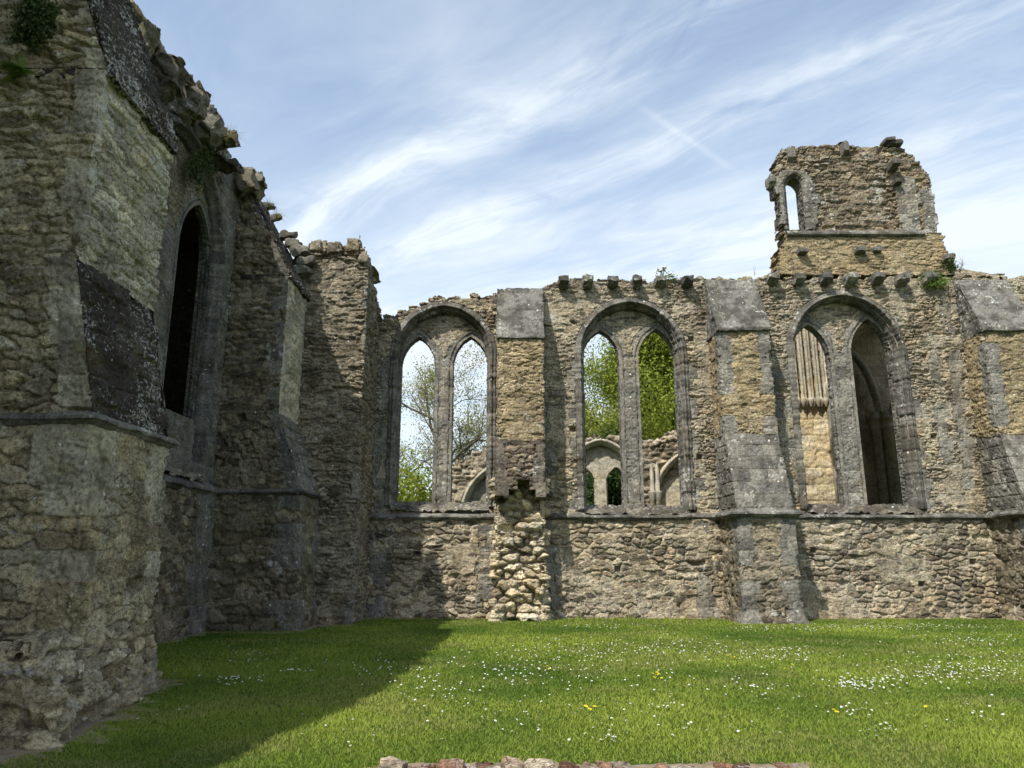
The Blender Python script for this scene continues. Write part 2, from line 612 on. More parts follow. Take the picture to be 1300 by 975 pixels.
    n_run = noise(nt, mp.outputs[0], 2.4, 6, .62)
    pz = math_(nt, 'ADD', math_(nt, 'MULTIPLY', n_mid, .5), math_(nt, 'ADD', math_(nt, 'MULTIPLY', n_big, .35), math_(nt, 'MULTIPLY', n_fine, .2)))
    s1 = span(nt, pz, .60 - .14 * soot, .68 - .13 * soot)
    s2 = math_(nt, 'MULTIPLY', span(nt, n_run, .50, .63), streak)
    sf = math_(nt, 'MAXIMUM', s1, s2)
    sf = math_(nt, 'MULTIPLY', sf, span(nt, math_(nt, 'ADD', n_fine, math_(nt, 'MULTIPLY', sf, .18)), .36, .60))
    c = mixc(nt, math_(nt, 'MULTIPLY', sf, .45 + .4 * soot), c, soot_col)
    if moss > 0:
        n_m = noise(nt, tc, 1.7, 6, .68, .4)
        c = mixc(nt, math_(nt, 'MULTIPLY', span(nt, n_m, .60 - .16 * moss, .68 - .1 * moss), .35 + .5 * moss), c, moss_col)
    if lichen > 0:
        nl = noise(nt, tc, lscale, 8, .74)
        nl2 = noise(nt, tc, 1.1, 3, .5)
        spot = math_(nt, 'ADD', nl, math_(nt, 'MULTIPLY', math_(nt, 'SUBTRACT', nl2, .5), .45))
        lf = span(nt, spot, .70 - .20 * lichen, .735 - .19 * lichen)
        c = mixc(nt, math_(nt, 'MULTIPLY', lf, .78), c, mixc(nt, n_grit, (.28, .275, .245), (.62, .61, .55)))
        v = N_(nt, 'ShaderNodeTexVoronoi')
        v.inputs['Scale'].default_value = 3.4
        L(tc, v.inputs['Vector'])
        dots = math_(nt, 'MULTIPLY', math_(nt, 'SUBTRACT', 1.0, span(nt, math_(nt, 'ADD', v.outputs['Distance'], math_(nt, 'MULTIPLY', n_fine, .08)), .10 + .04 * lichen, .125 + .04 * lichen)), span(nt, n_mid, .48, .52))
        c = mixc(nt, math_(nt, 'MULTIPLY', dots, .85), c, (.66, .65, .60))
    L(c, b.inputs['Base Color'])
    b.inputs['Roughness'].default_value = .95
    b.inputs['Specular IOR Level'].default_value = .2
    bp = N_(nt, 'ShaderNodeBump')
    bp.inputs['Strength'].default_value = 1.0
    bp.inputs['Distance'].default_value = .035
    hgt = math_(nt, 'ADD', math_(nt, 'MULTIPLY', n_fine, math_(nt, 'ADD', math_(nt, 'MULTIPLY', rubw, .75), .35)), math_(nt, 'MULTIPLY', n_grit, .28))
    hgt = math_(nt, 'SUBTRACT', hgt, math_(nt, 'MULTIPLY', ck, .6))
    hgt = math_(nt, 'ADD', hgt, math_(nt, 'MULTIPLY', math_(nt, 'MULTIPLY', vsep.outputs[1], rubw), .35))
    L(hgt, bp.inputs['Height'])
    L(bp.outputs[0], b.inputs['Normal'])
    return m


M = {}
M['front'] = masonry('rubble_tan', mortar=(.53, .475, .36), soot=.48, lichen=.42, streak=.42)
M['front_ash'] = masonry('ashlar_grey', ash=ASH_GREY, soot=.75, lichen=.45, streak=.7)
M['cap'] = masonry('lichened_cap', rub=[(0, (.12, .11, .10)), (.5, (.25, .24, .21)), (1, (.40, .385, .33))], ash=[(0, (.17, .168, .155)), (.5, (.24, .235, .215)), (1, (.31, .30, .27))], soot=.9, lichen=.55, streak=.1, soot_col=(.04, .038, .034), lscale=11)
M['dark_ash'] = masonry('ashlar_black', ash=[(0, (.055, .055, .054)), (.4, (.115, .113, .108)), (.75, (.19, .185, .17)), (1, (.28, .268, .235))], soot=.55, lichen=.3, streak=.6)
M['brown'] = masonry('brown_slabs', rub=RUB_BROWN, mortar=(.16, .12, .10), ash=[(0, (.085, .074, .064)), (.5, (.14, .123, .102)), (1, (.22, .195, .155))], soot=.6, lichen=.35, streak=.2)
M['core'] = masonry('core_rubble', rub=[(0, (.30, .26, .18)), (.3, (.52, .46, .34)), (.7, (.64, .58, .44)), (1, (.72, .67, .54))], mortar=(.60, .54, .41), soot=.15, lichen=.1, streak=.1)
M['tower'] = masonry('turret_rubble', rub=RUB_BROWN, mortar=(.36, .30, .21), ash=ASH_GREY, soot=.45, lichen=.6, streak=.2)
M['buff'] = masonry('buff_rubble', rub=[(0, (.20, .16, .10)), (.3, (.33, .27, .175)), (.7, (.42, .345, .22)), (1, (.50, .43, .30))], mortar=(.40, .33, .21), soot=.4, lichen=.4, streak=.35)
M['pier'] = masonry('pier_rubble', rub=[(0, (.10, .088, .07)), (.3, (.23, .198, .148)), (.6, (.37, .32, .235)), (.85, (.29, .265, .215)), (1, (.52, .46, .345))], mortar=(.39, .345, .26), ash=ASH_GREY, soot=.6, lichen=.35, streak=.55)
M['left'] = masonry('rubble_grey', rub=RUB_GREY, mortar=(.32, .28, .205), ash=[(0, (.12, .12, .11)), (.5, (.19, .185, .165)), (1, (.27, .26, .22))], soot=.6, lichen=.35, moss=.35, streak=.5)
M['near'] = masonry('rubble_near', rub=[(0, (.22, .185, .125)), (.3, (.40, .345, .23)), (.6, (.55, .475, .31)), (.85, (.44, .405, .31)), (1, (.66, .60, .43))], mortar=(.50, .43, .29),
                    ash=[(0, (.21, .195, .15)), (.5, (.43, .395, .295)), (1, (.58, .54, .41))], soot=.5, lichen=.42, moss=.25, moss_col=(.17, .155, .06), streak=.5)
M['near_pale'] = masonry('rubble_pale_lichen', rub=[(0, (.34, .315, .24)), (.4, (.54, .505, .385)), (.8, (.62, .585, .465)), (1, (.68, .65, .54))], mortar=(.58, .54, .42),
                         ash=[(0, (.34, .32, .25)), (1, (.52, .49, .38))], soot=.22, lichen=.65, moss=.22, moss_col=(.24, .225, .10), streak=.12)
M['slate'] = masonry('mossy_slabs', ash=[(0, (.03, .026, .022)), (.5, (.065, .055, .046)), (1, (.14, .122, .10))], soot=.8, lichen=.62, moss=.3, streak=.1, moss_col=(.075, .06, .02), soot_col=(.022, .018, .015), lscale=19)
M['inner'] = masonry('inner_yellow', rub=RUB_YELLOW, ash=[(0, (.40, .33, .21)), (.5, (.52, .45, .31)), (1, (.58, .53, .42))], mortar=(.42, .34, .2), soot=.2, lichen=.2, streak=.25)
M['inner_grey'] = masonry('inner_pale', ash=[(0, (.30, .28, .23)), (1, (.45, .42, .34))], rub=RUB_TAN, soot=.2, lichen=.2, streak=.3)
M['chapel'] = masonry('chapel_stone', rub=RUB_TAN, ash=[(0, (.34, .285, .20)), (1, (.56, .48, .35))], soot=.25, lichen=.05, streak=.4)
M['brick'] = masonry('red_brick_rubble', rub=[(0, (.13, .07, .05)), (.35, (.25, .135, .095)), (.55, (.31, .21, .15)), (.75, (.38, .33, .26)), (1, (.48, .44, .36))], mortar=(.33, .27, .20), soot=.2, lichen=.5, streak=0)


def leaf_mat(name, c0, c1, trans=.35):
    m, nt, b = nodes(name)
    L = nt.links.new
    at = N_(nt, 'ShaderNodeAttribute', attribute_name='stone')
    sp = N_(nt, 'ShaderNodeSeparateColor')
    L(at.outputs['Color'], sp.inputs[0])
    c = ramp(nt, sp.outputs[0], [(0, c0), (1, c1)])
    L(c, b.inputs['Base Color'])
    b.inputs['Roughness'].default_value = .6
    b.inputs['Specular IOR Level'].default_value = .2
    t = N_(nt, 'ShaderNodeBsdfTranslucent')
    L(c, t.inputs[0])
    mx = N_(nt, 'ShaderNodeMixShader')
    mx.inputs[0].default_value = trans
    L(b.outputs[0], mx.inputs[1])
    L(t.outputs[0], mx.inputs[2])
    L(mx.outputs[0], nt.nodes['Material Output'].inputs[0])
    return m


def plain(name, c, rough=.8, var=.25, scale=8):
    m, nt, b = nodes(name)
    tc = N_(nt, 'ShaderNodeTexCoord').outputs['Object']
    n = noise(nt, tc, scale, 5, .6)
    nt.links.new(ramp(nt, n, [(.25, tuple(x * (1 - var) for x in c)), (.75, tuple(min(1, x * (1 + var)) for x in c))]), b.inputs['Base Color'])
    b.inputs['Roughness'].default_value = rough
    return m


M['bark'] = plain('bark', (.10, .085, .065), .9, .4, 5)
M['leaf_spring'] = leaf_mat('leaf_spring', (.10, .14, .018), (.36, .41, .055), .48)
M['leaf_yellow'] = leaf_mat('leaf_yellow', (.11, .14, .022), (.38, .41, .075), .48)
M['leaf_dark'] = leaf_mat('leaf_dark', (.02, .045, .01), (.06, .10, .022), .25)
M['leaf_sparse'] = leaf_mat('leaf_sparse', (.18, .19, .05), (.34, .33, .12), .5)
M['leaf_ivy'] = leaf_mat('leaf_ivy', (.03, .05, .015), (.09, .12, .035), .2)
M['leaf_fern'] = leaf_mat('leaf_fern', (.10, .17, .03), (.20, .28, .06))
M['leaf_dry'] = leaf_mat('leaf_dry', (.18, .15, .06), (.34, .29, .14))
M['blade'] = leaf_mat('grass_blade', (.072, .142, .014), (.30, .36, .055), .35)
_nt = M['blade'].node_tree
_sp = [n for n in _nt.nodes if n.type == 'SEPARATE_COLOR'][0]
_rp = [n for n in _nt.nodes if n.type == 'VALTORGB'][0]
_dry = mixc(_nt, _sp.outputs[1], _rp.outputs[0], (.33, .29, .12))
for n in _nt.nodes:
    if n.type == 'BSDF_PRINCIPLED':
        _nt.links.new(_dry, n.inputs['Base Color'])
    if n.type == 'BSDF_TRANSLUCENT':
        _nt.links.new(_dry, n.inputs[0])
M['petal'] = plain('daisy_petal', (.72, .72, .69), .6, .05)
M['yolk'] = plain('daisy_eye', (.75, .52, .03), .6, .1)
M['gold'] = plain('dandelion_petal', (.80, .60, .02), .6, .1)

# lawn soil and turf
m, nt, b = nodes('turf')
tc = N_(nt, 'ShaderNodeTexCoord').outputs['Object']
n1, n2, n3 = noise(nt, tc, .35, 5, .6), noise(nt, tc, 3.0, 5, .65), noise(nt, tc, 45, 4, .7)
c = ramp(nt, n1, [(.3, (.045, .088, .012)), (.55, (.065, .11, .016)), (.72, (.11, .13, .03))])
c = mixc(nt, .8, c, ramp(nt, n2, [(.3, (.7, .72, .65)), (.5, (1, 1, 1)), (.7, (1.3, 1.2, 1.15))]), 'MULTIPLY')
c = mixc(nt, .9, c, ramp(nt, n3, [(.3, (.5, .52, .45)), (.55, (1, 1, 1)), (.75, (1.5, 1.45, 1.3))]), 'MULTIPLY')
nt.links.new(c, b.inputs['Base Color'])
b.inputs['Roughness'].default_value = .95
b.inputs['Specular IOR Level'].default_value = .1
bp = N_(nt, 'ShaderNodeBump')
bp.inputs['Distance'].default_value = .03
nt.links.new(n3, bp.inputs['Height'])
nt.links.new(bp.outputs[0], b.inputs['Normal'])
M['turf'] = m
M['soil'] = plain('bare_soil', (.21, .16, .105), .95, .45, 9)

# ------------------------------------------------------------------ setting: ground
S_ = 900.0
lawn = mk('lawn', [(-S_, -S_, 0), (S_, -S_, 0), (S_, S_, 0), (-S_, S_, 0)], [[(0, 1, 2, 3)]], M['turf'], None, False)
tag(lawn, kind='structure')


def soil_strip(pts_in, pts_out, seed):
    """bare earth at the foot of a wall, ragged at its lawn side"""
    pi, po = np.array(pts_in, float), np.array(pts_out, float)
    n = len(pi)
    V, F = [], []
    K = 60
    for k in range(K + 1):
        t = k / K * (n - 1)
        i = min(int(t), n - 2)
        f = t - i
        a, b_ = pi[i] * (1 - f) + pi[i + 1] * f, po[i] * (1 - f) + po[i + 1] * f
        w = 0.45 + 1.1 * random.random()
        q = a + (b_ - a) * w
        V += [(a[0], a[1], .005), (q[0], q[1], .005)]
        if k < K:
            F.append((2 * k, 2 * k + 1, 2 * k + 3, 2 * k + 2))
    return np.array(V), np.array(F)


Vs, Fs, o_ = [], [], 0
for pi, po in (([(-3.9, 20.95), (5.6, 20.95), (5.6, 20.95), (13.2, 20.95), (17, 20.95)], [(-3.9, 20.72), (5.6, 20.74), (5.6, 20.74), (13.2, 20.72), (17, 20.7)]),
               ([(-4.6, 6.4), (-4.3, 7.0), (-4.5, 9.0), (-4.8, 10.5), (-6.9, 11.0)], [(-4.2, 5.9), (-3.72, 6.6), (-4.05, 8.9), (-4.5, 10.65), (-6.6, 11.3)]),
               ([(-6.95, 11), (-6.9, 17.2), (-4.9, 17.2), (-4.8, 19.2), (-3.9, 19.0)], [(-6.65, 11), (-6.6, 16.9), (-4.75, 16.9), (-4.55, 18.7), (-3.7, 18.7)])):
    v, f = soil_strip(pi, po, 1)
    Vs.append(v)
    Fs.append(f + o_)
    o_ += len(v)
tag(mk('soil', np.concatenate(Vs), [np.concatenate(Fs)], M['soil'], None, False), kind='structure')

# ------------------------------------------------------------------ frames
F = Frame((0, 21, 0), (1, 0, 0), (0, -1, 0))        # the wall facing the camera: a = x, d = towards the camera
L = Frame((-7, 0, 0), (0, 1, 0), (1, 0, 0))         # the wall along the left: a = y, d = towards the lawn
HF, HL = (0, -1, 0), (1, 0, 0)
FZ = 2.74                                            # string course of the far wall
LZ = 3.12                                            # string course of the left wall


# ------------------------------------------------------------------ windows
def window(fr, hint, parent, cx, wo, zsp, z_sill, lights, mat_ring, mat_ty, mat_sill, seed, name, res=.035, label=None, hood_r=.19, ds=1.0):
    """two lancets under one round hood.  lights = [(cx, w, zsp, apex)]"""
    Ro = wo * 1.06
    P, U, V = arch_sweep(fr, cx, wo, z_sill - .05, zsp, Ro,
                         [(hood_r + .04, -.03), (hood_r, .045), (.10, .05), (.085, .10), (.03, .105), (.015, .04), (0.0, .0), (-.02, -.12 * ds), (-.075, -.15 * ds), (-.09, -.36 * ds)], res)
    f = ashlar(U * .0 + .2, V, seed, cw=4, ch=.34, depth=.028, amp=.03, jw=.014)
    f['joint'] = f['joint']
    Z = P[..., 2]
    win = stone_mesh(name, P, f, mat_ring, parent, hint)
    if label:
        win['label'] = label
    rt = res * .6
    a = np.arange(cx - wo - .1, cx + wo + .1 + rt, rt)
    z = np.arange(z_sill - .1, zsp + Ro + .1, rt)
    Zg, Ag = np.meshgrid(z, a, indexing='ij')
    so = sdf_arch(Ag, Zg, cx, wo, zsp, Ro)
    sl = np.full(Ag.shape, 9.0)
    for (lx, lw, lzs, lap, *lb) in lights:
        sl = np.minimum(sl, np.where(Zg > (lb[0] if lb else 0), sdf_arch(Ag, Zg, lx, lw, lzs, arch_R(lw, lap - lzs)), 9))
    A = ashlar(Ag, Zg, seed + 5, cw=.42, ch=.31)
    B = rubble(Ag, Zg, seed + 6, cw=.24, ch=.10, depth=.02, amp=.015)
    row = np.floor(Zg / .31)
    f = mix((sl < .22 + .10 * hsh(row, 0 * row, seed + 7) + .06 * (fbm(Ag / .1, Zg / .1, 3) - .5)) | (Zg < lights[0][2] + .1), A, B)
    f['h'] = np.where(sl < .15, -.02, f['h'])
    fc = lambda X: .25 * (X[:-1, :-1] + X[1:, :-1] + X[:-1, 1:] + X[1:, 1:])
    keep = (fc(so) < .0) & (fc(sl) > .03)
    stone_mesh('tympanum', fr.P(Ag, -.34 * ds, Zg), f, mat_ty, win, hint, keep, back=-.35 * ds * np.array(fr.N))
    for k, (lx, lw, lzs, lap, *lb) in enumerate(lights):
        P, U, V = arch_sweep(fr, lx, lw, z_sill - .05, lzs, arch_R(lw, lap - lzs),
                             [(.17, -.345 * ds), (.15, -.34 * ds + .015), (.125, -.34 * ds + .015), (.11, -.37 * ds), (.02, -.47 * ds), (.0, -.5 * ds), (.03 / ds, -.72 * ds)], res)
        f = ashlar(U * 0 + .2, V, seed + 11 + k, cw=4, ch=.31, depth=.024, amp=.022, jw=.013)
        stone_mesh('lancet', P, f, mat_ring, win, hint)
    # the weathered sill: rough stones sloping out to the string course
    nx = int((2 * wo + .1) / .05)
    prof = [(-1.15, .10), (-.5, .09), (-.3, .04), (-.02, -.05), (.10, -.13), (.15, -.17)]
    pr = []
    for p, q in zip(prof[:-1], prof[1:]):
        n = max(1, int(math.hypot(q[0] - p[0], q[1] - p[1]) / .045))
        pr += [(p[0] + (q[0] - p[0]) * k / n, p[1] + (q[1] - p[1]) * k / n) for k in range(n)]
    pr.append(prof[-1])
    pr = np.array(pr)
    aa = np.linspace(cx - wo - .02, cx + wo + .02, nx)
    P = np.stack([fr.P(aa, np.full(nx, d), np.full(nx, z_sill + dz)) for d, dz in pr])
    U, V = np.meshgrid(aa, np.arange(len(pr)) * .045)
    f = rubble(U, V, seed + 20, cw=.22, ch=.13, depth=.05, amp=.06, rough=.03)
    f['ash'] = np.full(U.shape, .35)
    stone_mesh('sill', P, f, mat_sill, win, (0, 0, 1))
    return win


# ------------------------------------------------------------------ the wall facing the camera
far_wall = thing('ruined_wall', 'long roofless rubble wall with three double lancet windows, facing the lawn', 'wall', (5, 21, 0), 'ruined abbey walls')
WINS = [  # cx, half width, spring, sill, lights
    dict(cx=-2.02, wo=1.36, zsp=7.42, zs=3.05, li=[(-2.80, .48, 7.18, 8.03), (-1.24, .49, 7.18, 8.05)]),
    dict(cx=3.50, wo=1.45, zsp=7.45, zs=2.95, li=[(2.655, .51, 7.40, 8.24), (4.335, .53, 7.40, 8.28)]),
    dict(cx=9.86, wo=1.56, zsp=7.55, zs=2.98, li=[(8.935, .53, 7.5, 8.42), (10.75, .57, 7.55, 8.60)]),
]
res = .017
a = np.arange(-4.3, 17.6, res)
z = np.arange(-.06, 10.1, res)
Zg, Ag = np.meshgrid(z, a, indexing='ij')
so = np.full(Ag.shape, 9.0)
for w in WINS:
    so = np.minimum(so, np.where(Zg > w['zs'] - .12, sdf_arch(Ag, Zg, w['cx'], w['wo'], w['zsp'], w['wo'] * 1.06), 9))
kz = int(np.searchsorted(z, FZ))
lo = rubble(Ag[:kz], Zg[:kz], 131, cw=.30, ch=.14, depth=.05, amp=.045, round_=.024, merge=.25)
up = rubble(Ag[kz:], Zg[kz:], 101, cw=.23, ch=.088, depth=.042, amp=.032, round_=.014)
f = {k: np.concatenate([lo[k], up[k]], 0) for k in lo}
A = ashlar(Ag, Zg, 161, cw=.45, ch=.29)
row = np.floor(Zg / .29)
hr = hsh(row, 0 * row, 163) * (hsh(row, 0 * row + np.floor(Ag / 5), 164) > .3)
edge = .10 * (fbm(Ag / .12, Zg / .12, 165) - .5)
springs = np.full(Ag.shape, 7.2)
am = (so < .20 + .30 * hr * (Zg < springs) + edge) & (Zg > 2.9)
for x0, x1, z0, z1 in ((5.05, 5.45, 0, 2.6), (12.8, 13.1, 3.5, 9.0), (12.25, 12.5, 4.2, 8.2), (13.55, 13.9, 0, 2.5), (7.35, 7.65, 3, 7), (.95, 1.2, .3, 6), (-3.9, -3.45, 0, 8), (-.95, -.55, 0, 2.5)):
    am |= (Ag > x0 - .1 * hr + edge) & (Ag < x1 + .25 * hr + edge) & (Zg > z0 + edge) & (Zg < z1 + 2 * edge) & (fbm(Ag / .4, Zg / .7, 166) > .42)
f = mix(am, A, f)
pt = sstep(.56, .64, fbm(Ag / 1.3, Zg / .8, 171, 4)) * (f['ash'] < .5)
f['h'] = f['h'] * (1 - .7 * pt) + .004 * pt
f['joint'] = np.maximum(f['joint'], pt * sstep(.38, .52, fbm(Ag / .16, Zg / .10, 172)) * .95)
for hx, hz_ in ((1.75, 5.2), (5.35, 4.4), (5.3, 7.9), (12.1, 5.0), (12.15, 7.4), (12.7, 1.5), (2.9, 1.3), (8.3, 1.8), (-2.6, 1.7), (11.2, .9)):
    f['h'] = np.where((np.abs(Ag - hx) < .085) & (np.abs(Zg - hz_) < .07), -.22, f['h'])
f['h'] = np.where(so < .20, -.09, f['h'])
topx = [-4.4, -3.9, -3.3, -2.5, -1.6, -.5, .9, 1.0, 1.3, 5.5, 7.6, 17.6]
topz = [8.5, 8.6, 8.75, 9.14, 9.22, 9.28, 9.40, 9.62, 9.72, 9.76, 9.82, 9.82]
top = np.interp(f['cu'], topx, topz) + .16 * (f['rnd'] - .5)
fc = lambda X: .25 * (X[:-1, :-1] + X[1:, :-1] + X[:-1, 1:] + X[1:, 1:])
keep = (fc(so) > -.02) & (f['cv'][:-1, :-1] < top[:-1, :-1])
D = np.where(Zg < FZ, .07, 0.0) + .10 * sstep(.5, 0, Zg) * fbm(Ag / .5, Zg / .3, 7)
stone_mesh('masonry', F.P(Ag, D, Zg), f, M['front'], far_wall, HF, keep, back=(0, .74, 0), closeback=True)

wl = ['window nearest the corner pier', 'window with pale jambs', 'window with dark vault behind']
for k, w in enumerate(WINS):
    window(F, HF, far_wall, w['cx'], w['wo'], w['zsp'], w['zs'], w['li'], M['front_ash'], M['front'], M['cap'], 200 + 30 * k, 'window')

SP = [(0, .07), (.05, .06), (.13, -.01), (.135, -.05), (.08, -.075), (.03, -.12), (0, -.13)]
SP_BIG = [(-.02, .13), (.10, .06), (.15, .0), (.15, -.05), (.09, -.08), (.04, -.13), (-.02, -.15)]
for p in ([(-3.95, .04), (-.46, .04)], [(.92, .04), (5.70, .04), (5.75, .05), (5.75, 1.70), (7.33, 1.70), (7.33, .04), (13.22, .04), (13.25, .05), (13.25, 1.70), (14.85, 1.7), (14.85, .04), (17.4, .04)]):
    moulding('string_course', F, p, FZ, SP, M['cap'], far_wall, seed=int(abs(p[0][0]) * 10))

cap_prof_res = .035


def cap_slope(name, fr, hint, a0, a1, prof, mat, parent, seed, res=.035, over=.06, style=None, lip=.09, keepfn=None):
    """a sloping weathering of big slabs with a drip edge along its foot; prof from the foot upwards"""
    pr = [(prof[0][0] - lip, prof[0][1] - .05), (prof[0][0] - lip + .005, prof[0][1] + over), (prof[0][0] + .02, prof[0][1] + over)] + list(prof[1:])
    P, U, V, q, Z = wrap(fr, a0 - over * .4, a1 + over * .4, pr, res)
    A = ashlar(U, V, seed, cw=.6, ch=.40, depth=.035, amp=.04, rough=.014, jw=.014) if style is None else style(U, V)
    kp = None
    if keepfn is not None:
        kp = keepfn(U[:-1, :-1], Z[:-1, :-1])
    return stone_mesh(name, P, A, mat, parent, hint, kp, back=(-.4 * np.array(fr.N)) if kp is not None else None)


def front_buttress(a0, a1, seed, label):
    # lower stage
    P, U, V, q, Z = wrap(F, a0 - .02, a1 + .02, [(-.05, 1.85), (.12, 1.80), (.3, 1.72), (2.66, 1.64)], .019, [(-.05, .12), (.35, .0), (2.66, 0)])
    b = stone_mesh('buttress', P, quoined(U, V, q, seed, dict(cw=.26, ch=.14), dict(ch=.36, cw=.7), lo=.28, hi=.3), M['pier'], far_wall, HF)
    b['label'] = label
    P, U, V, q, Z = wrap(F, a0, a1, [(2.72, 1.74), (4.9, 1.02)], .019)
    stone_mesh('weathering', P, ashlar(U, V, seed + 3, cw=.6, ch=.36, amp=.025, depth=.028, jw=.013), M['front_ash'], b, HF)
    P, U, V, q, Z = wrap(F, a0, a1, [(4.88, 1.02), (7.95, .98)], .019)
    A = quoined(U, V, q, seed + 5, dict(cw=.22, ch=.10, depth=.025, amp=.022), dict(ch=.3, cw=.6), lo=.26, hi=.2)
    stone_mesh('upper_stage', P, A, M['buff'], b, HF)
    cap_slope('cap', F, HF, a0, a1, [(7.9, 1.0), (9.72, .12)], M['cap'], b, seed + 9)
    return b


front_buttress(5.79, 7.27, 300, 'buttress left of the dark vaulted window')
front_buttress(13.30, 14.80, 330, 'buttress right of the dark vaulted window')

# the broken buttress: its lower facing is gone, the pale core shows
P, U, V, q, Z = wrap(F, -.46, .90, [(-.05, .95), (.5, .92), (2.2, .86), (3.2, .62), (3.75, .50)], .019)
f = rubble(U, V, 361, cw=.34, ch=.21, depth=.15, amp=.19, round_=.045, rough=.03, merge=.15)
f['h'] += .22 * (fbm(U / .5, V / .5, 366) - .5)
broken = stone_mesh('buttress', P, f, M['core'], far_wall, HF)
broken['label'] = 'broken buttress with pale core rubble exposed'
P, U, V, q, Z = wrap(F, -.44, .90, [(3.12, 1.22), (3.16, 1.30), (4.75, 1.02)], .019)
A = quoined(U, V, q, 371, dict(cw=.26, ch=.13), dict(ch=.36, cw=.5), lo=.18, hi=.3)
xx = U[:-1, :-1]
zz = Z[:-1, :-1]
notch = np.where(np.abs(xx - .74) < .17, 3.62, np.where(np.abs(xx - .70) < .36, 3.36, 3.13 + .05 * (xx < .2)))
stone_mesh('weathering', P, A, M['brown'], broken, HF, zz > notch, back=(0, .5, 0))
P, U, V, q, Z = wrap(F, -.42, .90, [(4.70, 1.02), (7.72, 1.0)], .019)
stone_mesh('upper_stage', P, quoined(U, V, q, 381, dict(cw=.24, ch=.10, depth=.025, amp=.022), dict(ch=.3, cw=.5), lo=-.12, hi=.26), M['buff'], broken, HF)
cap_slope('cap', F, HF, -.42, .90, [(7.67, 1.02), (9.42, .15)], M['cap'], broken, 391)

cz = 9.62
for k, x in enumerate((1.53, 2.26, 2.99, 3.73, 4.44, 5.24)):
    block('corbel', F, x, -.1, .36 + .05 * random.random(), cz - .19, cz + .13, .30 + .05 * random.random(), 400 + k, M['tower' if k % 3 == 1 else 'dark_ash'], far_wall, drop=.5, amp=.075, n=8)
for k, x in enumerate((7.80, 8.58, 9.37, 10.13, 10.92, 11.66, 12.48)):
    block('corbel', F, x, -.1, .36 + .06 * random.random(), cz - .10, cz + .23, .32 + .04 * random.random(), 420 + k, M['tower' if k % 3 == 0 else 'dark_ash'], far_wall, drop=.5, amp=.08, n=8)

# ------------------------------------------------------------------ the turret standing on the wall
turret = thing('ruined_turret', 'ragged square turret with a small lancet, standing on top of the wall', 'turret', (10.3, 21, 9.8))
OUT = [(984, 349), (989, 327), (996, 304), (994, 293), (990, 262), (987, 239), (980, 226), (984, 212), (989, 198), (993, 187), (1020, 185), (1052, 184), (1066, 184), (1073, 179), (1080, 185),
       (1119, 185), (1139, 188), (1152, 190), (1165, 205), (1179, 220), (1185, 259), (1190, 291), (1199, 302), (1197, 309), (1204, 322), (1211, 330), (1210, 349)]
poly = np.array([at_y(u, v, 21.0)[::2] for u, v in OUT])


def in_poly(x, y, pg):
    r = np.zeros(x.shape, bool)
    n = len(pg)
    for i in range(n):
        (x1, y1), (x2, y2) = pg[i], pg[(i + 1) % n]
        c = ((y1 > y) != (y2 > y))
        with np.errstate(divide='ignore', invalid='ignore'):
            r ^= c & (x < (x2 - x1) * (y - y1) / (y2 - y1) + x1)
    return r


a = np.arange(poly[:, 0].min() - .2, poly[:, 0].max() + .2, .018)
z = np.arange(9.70, poly[:, 1].max() + .2, .018)
Zg, Ag = np.meshgrid(z, a, indexing='ij')
ZB = at_y(1070, 297, 21)[2]
wl_, wr_ = at_y(1000, 265, 21)[0], at_y(1021, 265, 21)[0]
tcx, tw = (wl_ + wr_) / 2 + .02, (wr_ - wl_) / 2
tap, tsp, tsl = at_y(1007, 224, 21)[2], at_y(1007, 238, 21)[2], at_y(1005, 291, 21)[2]
TR = arch_R(tw, tap - tsp)
st = np.where(Zg > tsl, sdf_arch(Ag, Zg, tcx, tw, tsp, TR), 9)
f = mix(Zg > ZB, rubble(Ag, Zg, 501, cw=.26, ch=.12, depth=.05, amp=.05, rough=.018), rubble(Ag, Zg, 521, cw=.32, ch=.10, depth=.022, amp=.02, merge=.2))
px0, px1 = at_y(1138, 250, 21)[0], at_y(1164, 250, 21)[0]
pz1 = at_y(1150, 224, 21)[2]
A = ashlar(Ag, Zg, 541, cw=.5, ch=.34)
A['h'] += .05
m_ = (Ag > px0) & (Ag < px1) & (Zg > ZB) & (Zg < pz1)
ex = at_y(1182, 262, 21)[0]
m_ |= (Ag > ex - .22 - .2 * hsh(np.floor(Zg / .34), np.floor(Zg / .34) * 0, 4)) & (Zg > ZB) & (Zg < at_y(1180, 240, 21)[2])
m_ |= (st < .26 + .25 * hsh(np.floor(Zg / .34), np.floor(Zg / .34) * 0, 5)) & (Zg > ZB) & (Zg < tap + .2)
f = mix(m_, A, f)
f['h'] = np.where(st < .13, -.06, f['h'])
jj = lambda s: .06 * (fbm(Ag / .22, Zg / .22, s) - .5)
inside = in_poly(f['cu'] * .35 + Ag * .65 + jj(3), f['cv'] * .5 + Zg * .5 + jj(4), poly)
keep = inside[:-1, :-1] & (st[:-1, :-1] > 0)
